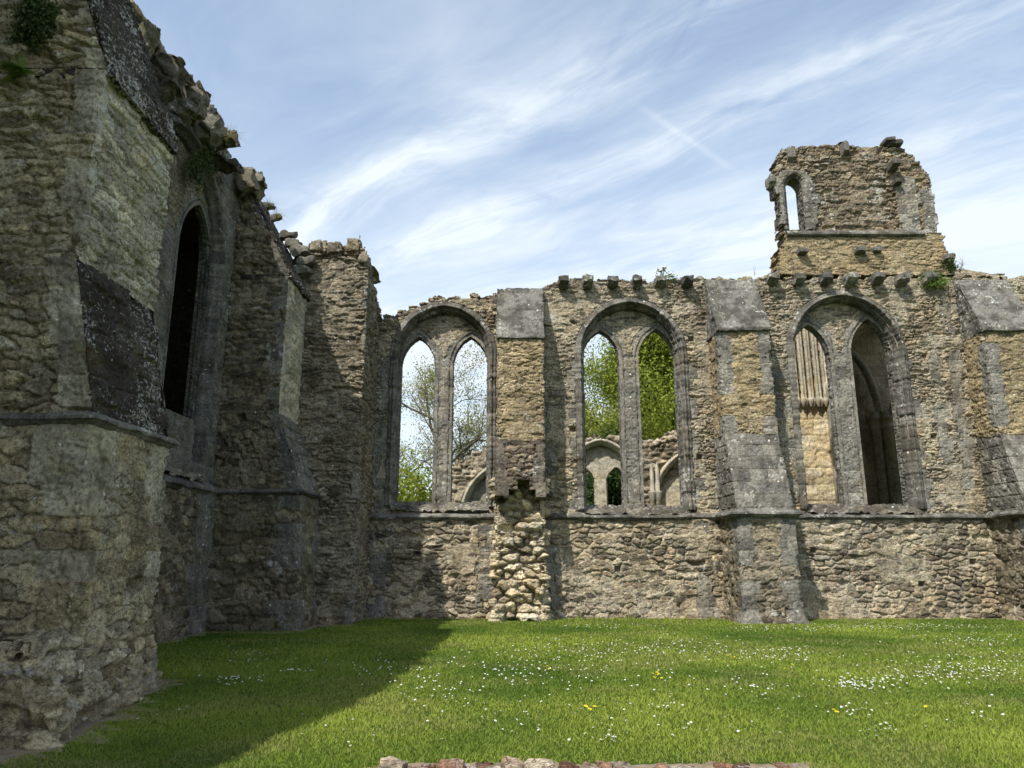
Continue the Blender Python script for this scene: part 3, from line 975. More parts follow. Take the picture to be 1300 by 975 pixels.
# lower buff band uses its own material, so build the turret in two courses
kb = keep & (Zg[:-1, :-1] < ZB)
ku = keep & (Zg[:-1, :-1] >= ZB)
PT = F.P(Ag, -.02 + .02 * (Zg < ZB), Zg)
stone_mesh('lower_band', PT, f, M['buff'], turret, HF, kb, back=(0, .7, 0), closeback=True)
stone_mesh('masonry', PT, f, M['tower'], turret, HF, ku, back=(0, .5, 0), closeback=True)
P, U, V = arch_sweep(F, tcx, tw, tsl, tsp, TR, [(.16, -.05), (.15, .035), (.09, .04), (.06, -.0), (.0, -.06), (0, -.4)], .02)
stone_mesh('window', P, ashlar(U * 0 + .2, V, 551, cw=4, ch=.36), M['front_ash'], turret, HF)
sx0, sx1 = at_y(998, 296, 21)[0], at_y(1172, 296, 21)[0]
moulding('string_course', F, [(sx0, .0), (sx1, .0)], ZB, [(-.02, .10), (.06, .08), (.10, .0), (.10, -.05), (.03, -.09), (-.02, -.1)], M['front_ash'], turret, seed=77, rough=.015)
for k, (u, v, w_, h_, dd) in enumerate(((1019, 320, .28, .22, .22), (1092, 319, .34, .24, .25), (1114, 317, .3, .16, .15), (1134, 211, .30, .26, .38), (1139, 232, .22, .22, .22), (1138, 181, .46, .22, .15),
                                        (1129, 178, .3, .14, .2), (1073, 190, .2, .5, .22), (1006, 196, .26, .6, .12), (1205, 328, .36, .24, .2), (981, 228, .2, .4, .12))):
    x, _, zz_ = at_y(u, v, 20.9)
    block('corbel' if dd > .2 else 'projecting_stone', F, x, -.35, dd, zz_ - h_ / 2, zz_ + h_ / 2, w_, 560 + k, M['dark_ash'] if k < 8 else M['tower'], turret, drop=.35, amp=.045)

# ------------------------------------------------------------------ the corner pier
pier = thing('stone_pier', 'tall broken pier of flat rubble in the corner between the two walls', 'pier', (-4.7, 19.6, 0))
P, U, V, q, Z = wrap(F, -6.05, -3.93, [(-.05, 2.08), (.4, 2.0), (10.5, 1.92)], .019, dmin=-.4)
f = quoined(U, V, q, 601, dict(cw=.25, ch=.095, depth=.045, amp=.04), dict(ch=.34, cw=.6), lo=-.14, hi=.42)
U = U - .43
topp = 10.14 + .3 * (fbm(U / .4, V * 0, 5) - .5) + .22 * (f['rnd'] - .5) - .7 * sstep(1.35, 1.75, U) - .5 * sstep(2.2, 3.6, U) - .5 * sstep(.2, -.35, U)
stone_mesh('masonry', P, f, M['pier'], pier, HF, (f['cv'] < topp)[:-1, :-1])
V_ = lump([(x, y, 9.75) for y in np.linspace(19.05, 21.3, 8) for x in np.linspace(-5.58, -3.97, 8)], 9, .1)
k = np.arange(64).reshape(8, 8)
at = np.tile([.5, 0, 0, .5], (64, 1))
mk('broken_top', V_, [np.stack([k[:-1, :-1], k[:-1, 1:], k[1:, 1:], k[1:, :-1]], -1).reshape(-1, 4)], M['pier'], pier, True, at)
for k_ in range(7):
    x = -5.5 + 1.5 * random.random()
    block('projecting_stone', F, x, 1.4, 1.95 + .1 * random.random(), 9.84 - .55 * max(0, (x + 4.4)) / .5 - .12 * random.random(), 10.08 - .55 * max(0, (x + 4.4)) / .5 + .12 * random.random(), (.16 + .16 * random.random()), 620 + k_, M['pier'], pier, ash=0.0, drop=.2, amp=.11, n=8)

# ------------------------------------------------------------------ the wall along the left
left_wall = thing('ruined_wall', 'dark rubble wall in shade along the left, with heavy buttresses and broken corbels', 'wall', (-7, 12, 0), 'ruined abbey walls')
lw = dict(cx=14.45, wo=2.14, zsp=8.25, zs=3.42, li=[(13.18, .68, 8.3, 9.4, 4.6), (15.70, .80, 8.25, 9.5, 4.6)])
res = .02
a = np.arange(9.6, 21.0, res)
z = np.arange(-.06, 12.0, res)
Zg, Ag = np.meshgrid(z, a, indexing='ij')
so = np.where(Zg > lw['zs'] - .12, sdf_arch(Ag, Zg, lw['cx'], lw['wo'], lw['zsp'], lw['wo'] * 1.06), 9)
f = mix(Zg < LZ, rubble(Ag, Zg, 701, cw=.34, ch=.19, depth=.05, amp=.05), rubble(Ag, Zg, 721, cw=.26, ch=.12, depth=.045, amp=.045))
row = np.floor(Zg / .3)
hr = hsh(row, 0 * row, 733)
am = (so < .26 + .35 * hr) & (Zg > 3.2)
am |= (Ag > 16.5 - .2 * hr) & (Ag < 17.4)
f = mix(am, ashlar(Ag, Zg, 741, cw=.45, ch=.3), f)
f['h'] = np.where(so < .27, -.09, f['h'])
top = np.interp(f['cu'], [9, 13.6, 14.4, 16.5, 17.0, 18.2, 19.0, 19.6, 21], [11.55, 11.5, 11.35, 11.4, 11.2, 11.2, 10.2, 9.1, 8.8]) + .3 * (f['rnd'] - .5)
keep = (fc(so) > -.02) & (f['cv'] < top)[:-1, :-1]
Dg = np.where(Zg < LZ, .10, 0) + .12 * sstep(.7, .1, Zg) * fbm(Ag / .5, Zg / .3, 8)
stone_mesh('masonry', L.P(Ag, Dg, Zg), f, M['left'], left_wall, HL, keep, back=(-.4, 0, 0), closeback=True)
a = np.arange(-4.0, 9.62, .07)
z = np.arange(-.06, 12.7, .07)
Zg, Ag = np.meshgrid(z, a, indexing='ij')
f = rubble(Ag, Zg, 751, cw=.34, ch=.17, depth=.05, amp=.05)
top = np.interp(f['cu'], [-4, -1, 1, 3, 7.2, 8.6], [9.2, 10.2, 11.5, 12.2, 12.2, 11.7]) + .35 * (f['rnd'] - .5)  # out-of-view wall head, raised here to shade the near buttress
stone_mesh('masonry', L.P(Ag, .02, Zg), f, M['left'], left_wall, HL, (f['cv'] < top)[:-1, :-1], back=(-1.3, 0, 0), closeback=True)
window(L, HL, left_wall, lw['cx'], lw['wo'], lw['zsp'], lw['zs'], lw['li'], M['dark_ash'], M['left'], M['dark_ash'], 760, 'window', res=.04, ds=.5)
moulding('string_course', L, [(9.9, .07), (17.3, .07)], LZ, SP_BIG, M['dark_ash'], left_wall, seed=71)
# the unlit room behind the lancets
V_ = [(-7.42, 9, 0), (-12, 9, 0), (-12, 21, 0), (-7.42, 21, 0), (-7.42, 9, 10.6), (-12, 9, 10.6), (-12, 21, 10.6), (-7.42, 21, 10.6)]
mk('chamber', V_, [[(0, 1, 5, 4), (1, 2, 6, 5), (2, 3, 7, 6), (4, 5, 6, 7)]], M['left'], left_wall, False, np.tile([.3, 0, 0, .5], (8, 1)))


def left_buttress(a0, a1, dl, du, zd, zt, seed, res, mats, label, zl=LZ, z2=4.98, dtop=None):
    b_lo, b_we, b_up, b_cap = mats[:4]
    P, U, V, q, Z = wrap(L, a0, a1, [(-.05, dl + .16), (.25, dl + .14), (.75, dl + .05), (zl - .06, dl)], res)
    b = stone_mesh('buttress', P, quoined(U, V, q, seed, dict(cw=.36, ch=.17, depth=.045, amp=.03, rough=.008, round_=.013), dict(ch=.34, cw=.66), lo=.34, hi=.5), b_lo, left_wall, HL)
    b['label'] = label
    P, U, V, q, Z = wrap(L, a0, a1, [(zl + .02, dl + .02), (z2, du)], res)
    W = ashlar(U, V, seed + 3, cw=.5, ch=.30, amp=.06, rough=.03, depth=.05, jw=.014)
    W['h'] = W['h'] + .05 * (fbm(U / .35, V / .3, seed + 2) - .5) - .06 * sstep(.10, 0, q) * fbm(V / .12, U / .3, seed + 1)
    # near side stays rubble with dressed corner stones
    side = (U < -.35)
    front = ((U > -.03) & (U < a1 - a0 + .03))[:-1, :-1]
    stone_mesh('weathering', P, W, b_we, b, HL, front)
    W = quoined(U, V, q, seed + 4, dict(cw=.32, ch=.17, depth=.045, amp=.045), dict(ch=.36, cw=.62), lo=.2, hi=.35)
    for sd_ in (U[:-1, :-1] < .3, U[:-1, :-1] >= .3):
        stone_mesh('flank', P, W, b_lo, b, HL, ~front & sd_)
    P, U, V, q, Z = wrap(L, a0 + .02, a1 - .02, [(z2 - .02, du), (zd + .03, du)], res)
    UP = quoined(U, V, q, seed + 6, dict(cw=.3, ch=.12, depth=.04, amp=.028, rough=.009), dict(ch=.33, cw=.6), lo=.06, hi=.42)
    UP = mix((U > .06 + .12 * fbm(U / .2, V / .3, 4)), rubble(U, V, seed + 7, cw=.34, ch=.13, depth=.03, amp=.024, rough=.008), UP)
    front = ((U > -.02) & (U < a1 - a0 + .02))[:-1, :-1]
    stone_mesh('upper_stage', P, UP, b_up, b, HL, front)
    for sd_ in (U[:-1, :-1] < .3, U[:-1, :-1] >= .3):
        stone_mesh('flank', P, UP, b_lo, b, HL, ~front & sd_)
    # raking coping: steep slabs up to the wall head, its two ends follow the rake
    P, U, V, q, Z = wrap(L, a0 + .02, a1 - .02, [(zd - .07, du - .02), (zd - .06, du + .09), (zd + .05, du + .10), (zt, dtop if dtop is not None else .12)], res)
    A = ashlar(U, V, seed + 8, cw=.5, ch=.32, amp=.06, rough=.03, depth=.05, jw=.014)
    front = ((U > -.10) & (U < a1 - a0 + .10))[:-1, :-1] | (Z < zd + .05)[:-1, :-1]
    stone_mesh('coping', P, A, b_cap, b, HL, front)
    A = quoined(U, V, q, seed + 10, dict(cw=.32, ch=.14, depth=.045, amp=.045), dict(ch=.36, cw=.6), lo=.15, hi=.3)
    for sd_ in (U[:-1, :-1] < .3, U[:-1, :-1] >= .3):
        stone_mesh('flank', P, A, b_lo, b, HL, ~front & sd_)
    moulding('string_course', L, [(a0 - .0, .02), (a0 - .0, dl), (a1 + .0, dl), (a1 + .0, .05)], zl, [(x * .7, y * .7) for x, y in SP], mats[4], b, seed=seed, res=.05)
    return b


nb = left_buttress(8.0, 9.92, 2.38, 1.98, 7.45, 11.5, 800, .017, (M['near'], M['slate'], M['near_pale'], M['slate'], M['left']), 'massive pale lichened near buttress', dtop=.45)
left_buttress(17.4, 19.35, 2.08, 1.42, 8.45, 11.1, 850, .03, (M['left'], M['left'], M['near_pale'], M['slate'], M['dark_ash']), 'far buttress beside the corner pier')

# rough plinth of the near buttress
P, U, V, q, Z = wrap(L, 7.0, 10.12, [(-.08, 3.05), (.3, 2.96), (.52, 2.90), (.56, 2.72), (.74, 2.66), (.80, 2.52), (.82, 2.2)], .02, [(-.08, .03), (.5, .0), (.6, -.08), (.8, -.5)])
P[..., 0] = -7 + (P[..., 0] + 7) * (1 - .055 * np.clip(P[..., 1] - 7.0, 0, 4))
f = rubble(U, V, 881, cw=.32, ch=.17, depth=.07, amp=.08, rough=.025, round_=.02)
f['h'] += .20 * (fbm(U / .6, V / .35, 884) - .5) - .10 * sstep(.55, .66, fbm(U / .35, V / .25, 885))
stone_mesh('plinth', P, f, M['near'], nb, HL)

# broken corbels and loose stones along the head of the left wall
ck = 0
for (u0, v0, u1, v1, dd, m_) in ((170, 24, 196, 84, .45, 'dark_ash'), (183, 30, 212, 66, .25, 'left'), (205, 66, 238, 130, .5, 'dark_ash'), (222, 84, 246, 112, .3, 'left'), (240, 100, 268, 162, .5, 'left'), (256, 128, 280, 160, .3, 'left'),
                                 (260, 140, 288, 192, .5, 'dark_ash'), (283, 158, 304, 188, .85, 'left'), (284, 196, 308, 217, .7, 'dark_ash'), (306, 212, 338, 256, .55, 'left'), (318, 216, 340, 240, .7, 'dark_ash')):
    uc = (u0 + u1) / 2
    X = -7 + dd * .7
    r0, r1, ra, rb = ray(uc, v0), ray(uc, v1), ray(u0, (v0 + v1) / 2), ray(u1, (v0 + v1) / 2)
    za, zb = EYE + r1[2] * X / r1[0], EYE + r0[2] * X / r0[0]
    ya, yb = ra[1] * X / ra[0], rb[1] * X / rb[0]
    wdt = min(.85, max(.35, .5 * (yb - ya)))
    block('corbel', L, (ya + yb) / 2, -.3, dd * .92, za + .04, zb - .12, wdt, 900 + ck, M['dark_ash' if ck % 3 else 'left'], left_wall, ash=.5, drop=.3, amp=.16, n=16)
    ck += 1
for (u, v, s) in ((378, 312, .45), (386, 322, .5), (394, 333, .45), (372, 300, .35), (388, 345, .5), (352, 277, .3), (344, 262, .3)):
    x, y, zz_ = ray(u, v)
    t = 18.9 / y
    X = x * t
    block('projecting_stone', L, 18.9, X + 7 - .35, X + 7 + .1, EYE + zz_ * t - .3 * s, EYE + zz_ * t + .28 * s, .8 * s, 930 + ck, M['left'], left_wall, drop=.4, amp=.09, n=6)
    ck += 1

# ------------------------------------------------------------------ ruins seen through the windows
YB = 32.0
B = Frame((0, YB, 0), (1, 0, 0), (0, -1, 0))
back_wall = thing('ruined_wall', 'low ruined wall with pointed arches, seen behind the middle window', 'wall', (3, YB, 0), 'ruined abbey walls')
res = .05
a = np.arange(-3.4, 13.0, res)
z = np.arange(0, 8.2, res)
Zg, Ag = np.meshgrid(z, a, indexing='ij')
ARCH = [(-.55, 1.45, 3.4, 2.0), (3.85, 1.35, 4.9, 1.55), (8.15, 1.95, 3.8, 2.35)]
so = np.full(Ag.shape, 9.)
for cx, w, zs_, h in ARCH:
    so = np.minimum(so, sdf_arch(Ag, Zg, cx, w, zs_, arch_R(w, h)))
f = rubble(Ag, Zg, 1001, cw=.34, ch=.17, depth=.09, amp=.09, rough=.02, round_=.05)
f['h'] = np.where(so < .25, -.08, f['h'])
top = np.interp(f['cu'], [-3.4, -2.6, -1.5, -.5, 1, 6, 7.5, 9, 13], [4.9, 5.6, 6.1, 6.6, 6.7, 6.75, 6.9, 7.1, 7.2]) + .35 * (f['rnd'] - .5)
keep = (fc(so) > 0) & (f['cv'] < top)[:-1, :-1]
stone_mesh('masonry', B.P(Ag, 0, Zg), f, M['front'], back_wall, HF, keep, back=(0, 1.0, 0), closeback=True)
for k, (cx, w, zs_, h) in enumerate(ARCH):
    Rr = arch_R(w, h)
    P, U, V = arch_sweep(B, cx, w, 0, zs_, Rr, [(.24, -.05), (.22, .06), (.12, .12), (.08, .04), (.0, .0), (-.06, -.2)], .06)
    arc = stone_mesh('arch', P, ashlar(U * 0 + .2, V, 1010 + k, cw=4, ch=.4), M['inner_grey'], back_wall, HF)
    a = np.arange(cx - w - .1, cx + w + .1, .05)
    z = np.arange(0, zs_ + h + .1, .05)
    Zg, Ag = np.meshgrid(z, a, indexing='ij')
    s0 = sdf_arch(Ag, Zg, cx, w, zs_, Rr)
    ls = np.full(Ag.shape, 9.)
    for sgn in (-1, 1):
        lw_ = w * .34
        lx = cx + sgn * w * .52
        ls = np.minimum(ls, np.where(Zg > 2.9, sdf_arch(Ag, Zg, lx, lw_, zs_ - .15, arch_R(lw_, lw_ * 1.6)), 9))
    kp = (fc(s0) < 0)
    if k == 1:
        kp &= fc(ls) > 0
    if k == 2:
        kp &= (fc(ls) > 0) | (fc(Ag) < cx)
    ff = mix((ls < .3) | (k == 1), ashlar(Ag, Zg, 1020 + k, cw=.5, ch=.33), rubble(Ag, Zg, 1030 + k, cw=.3, ch=.16)) if k else ashlar(Ag, Zg, 1020 + k, cw=.5, ch=.33)
    stone_mesh('tracery', B.P(Ag, -.35, Zg), ff, M['inner_grey'], arc, HF, kp, back=(0, .35, 0), closeback=True)
for x in (6.15,):
    for dx in (-.14, .1):
        n = 12
        th = np.linspace(0, 2 * math.pi, n + 1)
        prof = [(0, .14), (4.0, .13), (4.05, .16), (4.2, .17), (4.3, .20), (4.36, .20), (4.4, .10), (5.35, .09), (5.6, .02)]
        P = np.array([[(x + dx + r * math.cos(t), YB - .12 + r * math.sin(t), zz_) for t in th] for zz_, r in prof])
        V, U = np.meshgrid([p[0] for p in prof], th, indexing='ij')
        f = ashlar(U, V, 1050, cw=9, ch=.5, depth=0, amp=0, rough=0)
        stone_mesh('shaft', P, f, M['inner_grey'], back_wall, HF)

# the sunlit wall of clustered shafts behind the right-hand window
YS = 27.0
S = Frame((0, YS, 0), (1, 0, 0), (0, -1, 0))
shafted = thing('ruined_wall', 'sunlit yellow inner wall with a bundle of slender shafts, beside the dark vault', 'wall', (11, YS, 0), 'ruined abbey walls')
a = np.arange(9.6, 12.25, .04)
z = np.arange(0, 11.0, .04)
Zg, Ag = np.meshgrid(z, a, indexing='ij')
f = mix(Zg < 7.3, ashlar(Ag, Zg, 1101, cw=.5, ch=.3, depth=.03, amp=.04, rough=.02), rubble(Ag, Zg, 1102, cw=.36, ch=.2))
stone_mesh('masonry', S.P(Ag, 0, Zg), f, M['inner'], shafted, HF, None, back=(0, 1.0, 0), closeback=True)


def shaft(fr, x, d, prof, mat, parent, name='shaft', seed=1):
    n = 12
    th = np.linspace(0, 2 * math.pi, n + 1)
    rows = [fr.P(x + r * np.cos(th), d + r * np.sin(th), np.full(n + 1, z_)) for z_, r in prof]
    P = np.stack(rows)
    V, U = np.meshgrid([p[0] for p in prof], th, indexing='ij')
    f = ashlar(U, V, seed, cw=9, ch=.6, depth=0, amp=0, rough=0)
    f['h'] *= 0
    return stone_mesh(name, P, f, mat, parent, HF)


for k, x in enumerate((10.62, 10.79, 10.90, 11.06, 11.17, 11.34, 11.46, 11.62)):
    shaft(S, x, .12 + .05 * (k % 2), [(7.02, .02), (7.06, .05), (7.2, .10), (7.32, .115), (7.36, .075), (7.40, .055)] + [(7.4 + .6 * q, .055) for q in range(1, 7)], M['inner_grey'], shafted, seed=1110 + k)
for k, x in enumerate((11.78, 11.98, 12.14)):
    shaft(S, x, .1 + .14 * (k == 1), [(0, .12), (7.6, .12), (7.7, .2), (7.9, .22), (8.0, .13), (10.8, .13)], M['inner_grey'], shafted, seed=1130 + k)

# the vaulted chapel in shadow
chapel = thing('vaulted_chapel', 'dark vaulted chapel bay with one rib and a round column, inside the right-hand lancet', 'chapel', (14.8, 25, 0))
YC = 27.6
C_ = Frame((0, YC, 0), (1, 0, 0), (0, -1, 0))
a = np.arange(12.22, 17.7, .05)
z = np.arange(0, 10.4, .05)
Zg, Ag = np.meshgrid(z, a, indexing='ij')
stone_mesh('back_wall', C_.P(Ag, 0, Zg), ashlar(Ag, Zg, 1201, cw=.7, ch=.42, depth=.02, amp=.015), M['chapel'], chapel, HF, None, back=(0, .8, 0))
# the vault runs towards the camera; side wall canted to keep light out
ys = np.linspace(22.25, 27.7, 60)
tt = np.linspace(0, 1, 60)
Yg, Tg = np.meshgrid(ys, tt, indexing='ij')
xl = 9.93 + (Yg - 22.25) * (12.22 - 9.93) / 5.4
Xg = xl + (17.6 - xl) * Tg
P = np.stack([Xg, Yg, 7.4 + 2.9 * np.clip(1 - np.abs(2 * Tg - 1) ** 2.2, 0, 1) ** .6], -1)
stone_mesh('vault', P, rubble(Xg, Yg, 1210, cw=.4, ch=.2, depth=.03, amp=.02), M['chapel'], chapel, (0, 0, -1), ~((Tg > .55 + .12 * fbm(Yg * 2, Tg * 9, 3)) & (Yg > 22.8))[:-1, :-1], back=(0, 0, .35))  # hole cut in the vault, out of view, to let sun in
P = np.stack([np.broadcast_to(xl[:, 0], (40, 60)), np.broadcast_to(ys, (40, 60)), np.broadcast_to(np.linspace(0, 7.6, 40)[:, None], (40, 60))], -1)
stone_mesh('side_wall', P, ashlar(P[..., 1], P[..., 2], 1220, cw=.7, ch=.42), M['chapel'], chapel, (1, 0, 0), None, back=(-.12, 0, 0))
P = np.stack([np.full((40, 60), 17.6), np.broadcast_to(ys, (40, 60)), np.broadcast_to(np.linspace(0, 7.6, 40)[:, None], (40, 60))], -1)
ko = sdf_arch(P[..., 1], P[..., 2], 25, 1.9, 2.6, 2.6)[:-1, :-1] > 0  # arched opening added in the right side wall to let light in
stone_mesh('side_wall', P, ashlar(P[..., 1], P[..., 2], 1221, cw=.7, ch=.42), M['chapel'], chapel, (-1, 0, 0), ko, back=(.5, 0, 0))
for k, (x, d) in enumerate(((13.62, .3), (13.92, .5), (14.22, .3))):
    shaft(C_, x, d, [(0, .19), (6.22, .18), (6.26, .24), (6.34, .25), (6.40, .20), (6.5, .24), (6.6, .33), (6.68, .34), (6.72, .22), (6.9, .15)], M['inner_grey'], chapel, 'column', 1230 + k)


def tube(pts, rad, n=8):
    pts, rad = np.array(pts, float), np.array(rad, float)
    t = np.gradient(pts, axis=0)
    t /= np.linalg.norm(t, axis=1, keepdims=True) + 1e-9
    ref = np.array([.0, .0, 1.]) if abs(t[0, 2]) < .9 else np.array([1., 0, 0])
    u = np.cross(t, ref)
    u /= np.linalg.norm(u, axis=1, keepdims=True) + 1e-9
    v = np.cross(t, u)
    th = np.arange(n) / n * 2 * math.pi
    ring = pts[:, None] + rad[:, None, None] * (np.cos(th)[None, :, None] * u[:, None] + np.sin(th)[None, :, None] * v[:, None])
    k = np.arange(len(pts) * n).reshape(len(pts), n)
    q = np.stack([k[:-1], np.roll(k, -1, 1)[:-1], np.roll(k, -1, 1)[1:], k[1:]], -1).reshape(-1, 4)
    return ring.reshape(-1, 3), q


t = np.linspace(0, 1, 24)
for (x0, x1, z0, z1, y0, y1) in ((13.8, 12.5, 6.7, 9.3, YC - .3, YC - .5), (14.1, 15.9, 6.7, 9.5, YC - .55, YC - 2.6)):
    pts = np.stack([x0 + (x1 - x0) * t ** 1.6, y0 + (y1 - y0) * t, z0 + (z1 - z0) * np.sin(t * math.pi / 2)], -1)
    V_, q_ = tube(pts, np.full(24, .15), 8)
    mk('vault_rib', V_, [q_], M['inner_grey'], chapel, True, np.tile([.6, 0, 1, .5], (len(V_), 1)))

# ------------------------------------------------------------------ low footing of brick rubble at the camera's feet
foot = thing('low_wall', 'low broken footing of red brick and pale stone, sunk in the lawn', 'wall footing', (.4, 5.7, 0))
rf = random.Random(5)
xs = -1.05
Vs, Fs, As, o_ = [], [], [], 0
G = Frame((0, 0, 0), (1, 0, 0), (0, -1, 0))
for row_, (yy, h) in enumerate(((6.34, .07), (6.16, .10), (5.96, .10), (5.76, .10), (5.56, .10))):
    x = -1.06 + .05 * row_
    while x < 2.25:
        big = x < .1
        w_ = rf.uniform(.13, .26) if big else rf.uniform(.1, .2)
        hh = h * (.95 if big else max(.34, .7 - .2 * (x - .1))) * rf.uniform(.7, 1.15)
        if row_ > 0 or rf.random() < .93:
            V_, q_ = block_verts(G, x + w_ / 2, -(yy + rf.uniform(-.05, .04)), -(yy - .19), -.05, hh, w_ * .98, 1300 + o_ % 997, amp=.055, n=7)
            Vs.append(V_)
            Fs.append(q_ + o_)
            As.append(np.tile([rf.random(), 0, 0, rf.random()], (len(V_), 1)))
            o_ += len(V_)
        x += w_
mk('brickwork', np.concatenate(Vs), [np.concatenate(Fs)], M['brick'], foot, True, np.concatenate(As))
gx_, gy_ = np.meshgrid(np.linspace(-1.3, 2.6, 90), np.linspace(5.2, 6.75, 36), indexing='ij')
ed = np.minimum(np.minimum(gx_ + 1.12, 2.42 - gx_), 6.50 - gy_)
gz_ = .030 * sstep(-.06, .16, ed + .26 * (fbm(gx_ / .16, gy_ / .16, 33, 4) - .5)) - .012 + .022 * (fbm(gx_ / .07, gy_ / .07, 34) - .5)
V_ = np.stack([gx_, gy_, gz_], -1).reshape(-1, 3)
k = np.arange(90 * 36).reshape(90, 36)
mk('earth_bedding', V_, [np.stack([k[:-1, :-1], k[:-1, 1:], k[1:, 1:], k[1:, :-1]], -1).reshape(-1, 4)], M['soil'], foot)


# ------------------------------------------------------------------ foliage
def leaf_quads(C, size, rs, droop=.3, aspect=.6):
    """small pointed leaves (two faces folded along the rib) at centres C"""
    n = len(C)
    d = rs.normal(size=(n, 3))
    d[:, 2] -= droop
    d /= np.linalg.norm(d, axis=1, keepdims=True)
    r = rs.normal(size=(n, 3))
    s = np.cross(d, r)
    s /= np.linalg.norm(s, axis=1, keepdims=True) + 1e-9
    L_ = (size * (.6 + .8 * rs.random(n)))[:, None]
    p0, p2 = C - d * L_ / 2, C + d * L_ / 2
    w = L_ * aspect / 2
    V = np.stack([p0, C + s * w, p2, C - s * w], 1).reshape(-1, 3)
    q = np.arange(n * 4).reshape(n, 4)
    tone = np.clip(rs.normal(.5, .22, n), 0, 1)
    return V, q, np.repeat(tone, 4)


def tree(name, label, base, height, seed, leaf, n_leaf, leaf_size, trunk_r=.22, spread=.55, lean=(0, 0), levels=4, cluster=.45, group=None, bare=False, first=.28):
    rs = np.random.default_rng(seed)
    t = thing(name, label, 'tree', base, group)
    Vs, Fs, o_ = [], [], 0
    tips = []

    def grow(p, d, length, r, lev):
        nonlocal o_
        n = 7
        pts = [np.array(p)]
        dd = np.array(d, float)
        for _ in range(n):
            dd = dd + rs.normal(size=3) * (.10 if lev == 0 else .17) + np.array([0, 0, .05 if lev else 0.0])
            dd /= np.linalg.norm(dd)
            pts.append(pts[-1] + dd * length / n)
        rad = np.linspace(r, r * (.45 if lev < levels - 1 else .2), n + 1)
        if lev == 0:
            rad[0] *= 1.5
        V, q = tube(pts, rad, 7 if lev < 2 else 4)
        Vs.append(V)
        Fs.append(q + o_)
        o_ += len(V)
        if lev >= levels - 2:
            for k in range(2, n + 1):
                tips.append((pts[k], length))
        if lev < levels - 1:
            nb_ = (9 if lev == 0 else 6 if lev == 1 else 5)
            for k in range(nb_):
                f = first + (1 - first) * (k + rs.random()) / nb_ if lev == 0 else .25 + .75 * (k + rs.random()) / nb_
                i = min(n - 1, int(f * n))
                pp = pts[i] + (pts[i + 1] - pts[i]) * (f * n - i)
                ax = rs.normal(size=3)
                ax[2] = abs(ax[2]) * .45 + .15
                ax /= np.linalg.norm(ax)
                nd = dd * .45 + ax * 1.0
                nd /= np.linalg.norm(nd)
                grow(pp, nd, length * spread * rs.uniform(.7, 1.15) * (1.15 - .5 * f if lev == 0 else 1), rad[i] * rs.uniform(.45, .62), lev + 1)

    grow(base, (lean[0], lean[1], 1), height * .8, trunk_r, 0)
    V = np.concatenate(Vs)
    mk('trunk', V, [np.concatenate(Fs)], M['bark'], t)
    tp = np.array([p for p, _ in tips])
    sel = rs.integers(0, len(tp), n_leaf)
    # keep some limbs thin so the crown has holes
    w = rs.random(len(tp)) ** 2.4
    sel = sel[rs.random(n_leaf) < w[sel] + .10]
    Cn = tp[sel] + rs.normal(size=(len(sel), 3)) * cluster
    Cn = Cn[Cn[:, 2] > base[2] + .4]
    V, q, tone = leaf_quads(Cn, leaf_size, rs)
    at = np.stack([tone, tone * 0, tone * 0, tone * 0 + 1], -1)
    mk('crown', V, [q], leaf, t, False, at)
    return t


TG = 'trees behind the ruin'
tree('tree', 'sparse spring tree with thin leaning branches, framed by the window nearest the corner', (-5.9, 42, 0), 12.6, 21, M['leaf_sparse'], 44000, .105, .30, .56, (.09, 0), 5, .28, TG, True, .2)
tree('tree', 'light green leafy tree in the left lancet of the middle window', (5.4, 44, 0), 11.6, 22, M['leaf_yellow'], 120000, .16, .26, .5, (0, 0), 4, .6, TG)
tree('tree', 'tall dense green tree filling the right lancet of the middle window', (9.6, 46, 0), 18.0, 23, M['leaf_spring'], 210000, .17, .36, .46, (0, 0), 4, .75, TG)
tree('tree', 'yellow green tree edge at the right side of the corner window', (.6, 45, 0), 10.2, 24, M['leaf_yellow'], 40000, .15, .22, .45, (0, 0), 4, .55, TG)
tree('tree', 'dark evergreen behind the small arched lights of the low wall', (4.6, 37, 0), 6.6, 25, M['leaf_dark'], 52000, .2, .25, .5, (0, 0), 4, .5, TG, first=.05)
tree('tree', 'dark evergreen behind the large arch of the low wall', (9.6, 38, 0), 6.6, 26, M['leaf_dark'], 48000, .2, .25, .5, (0, 0), 4, .5, TG, first=.05)


def bush(name, label, cat, centre, rad, n, size, leaf, seed, group=None, stems=6):
    rs = np.random.default_rng(seed)
    c = np.array(centre, float)
    r = np.array(rad, float)
    t = thing(name, label, cat, tuple(c - np.array([0, 0, r[2]])), group)
    cl = rs.normal(size=(14, 3)) * .45
    k = rs.integers(0, 14, n)
    p = cl[k] + rs.normal(size=(n, 3)) * .28
    C = c + p * r
    V, q, tone = leaf_quads(C, size, rs, .5)
    at = np.stack([tone, tone * 0, tone * 0, tone * 0 + 1], -1)
    mk('leaves', V, [q], leaf, t, False, at)
    Vs, Fs, o_ = [], [], 0
    for s in range(stems):
        e = c + cl[s % 14] * r
        b_ = c - np.array([0, 0, r[2] * .9]) if rad[2] > .5 else c + np.array([0, r[1], -r[2] * .2])
        pts = np.array([b_ + (e - b_) * x + np.array([0, 0, .06 * math.sin(x * 3)]) for x in np.linspace(0, 1, 5)])
        V, q = tube(pts, np.linspace(.012, .004, 5) * (1 + 2 * (rad[2] > .5)), 4)
        Vs.append(V)
        Fs.append(q + o_)
        o_ += len(V)
    mk('stem', np.concatenate(Vs), [np.concatenate(Fs)], M['bark'], t)
    return t


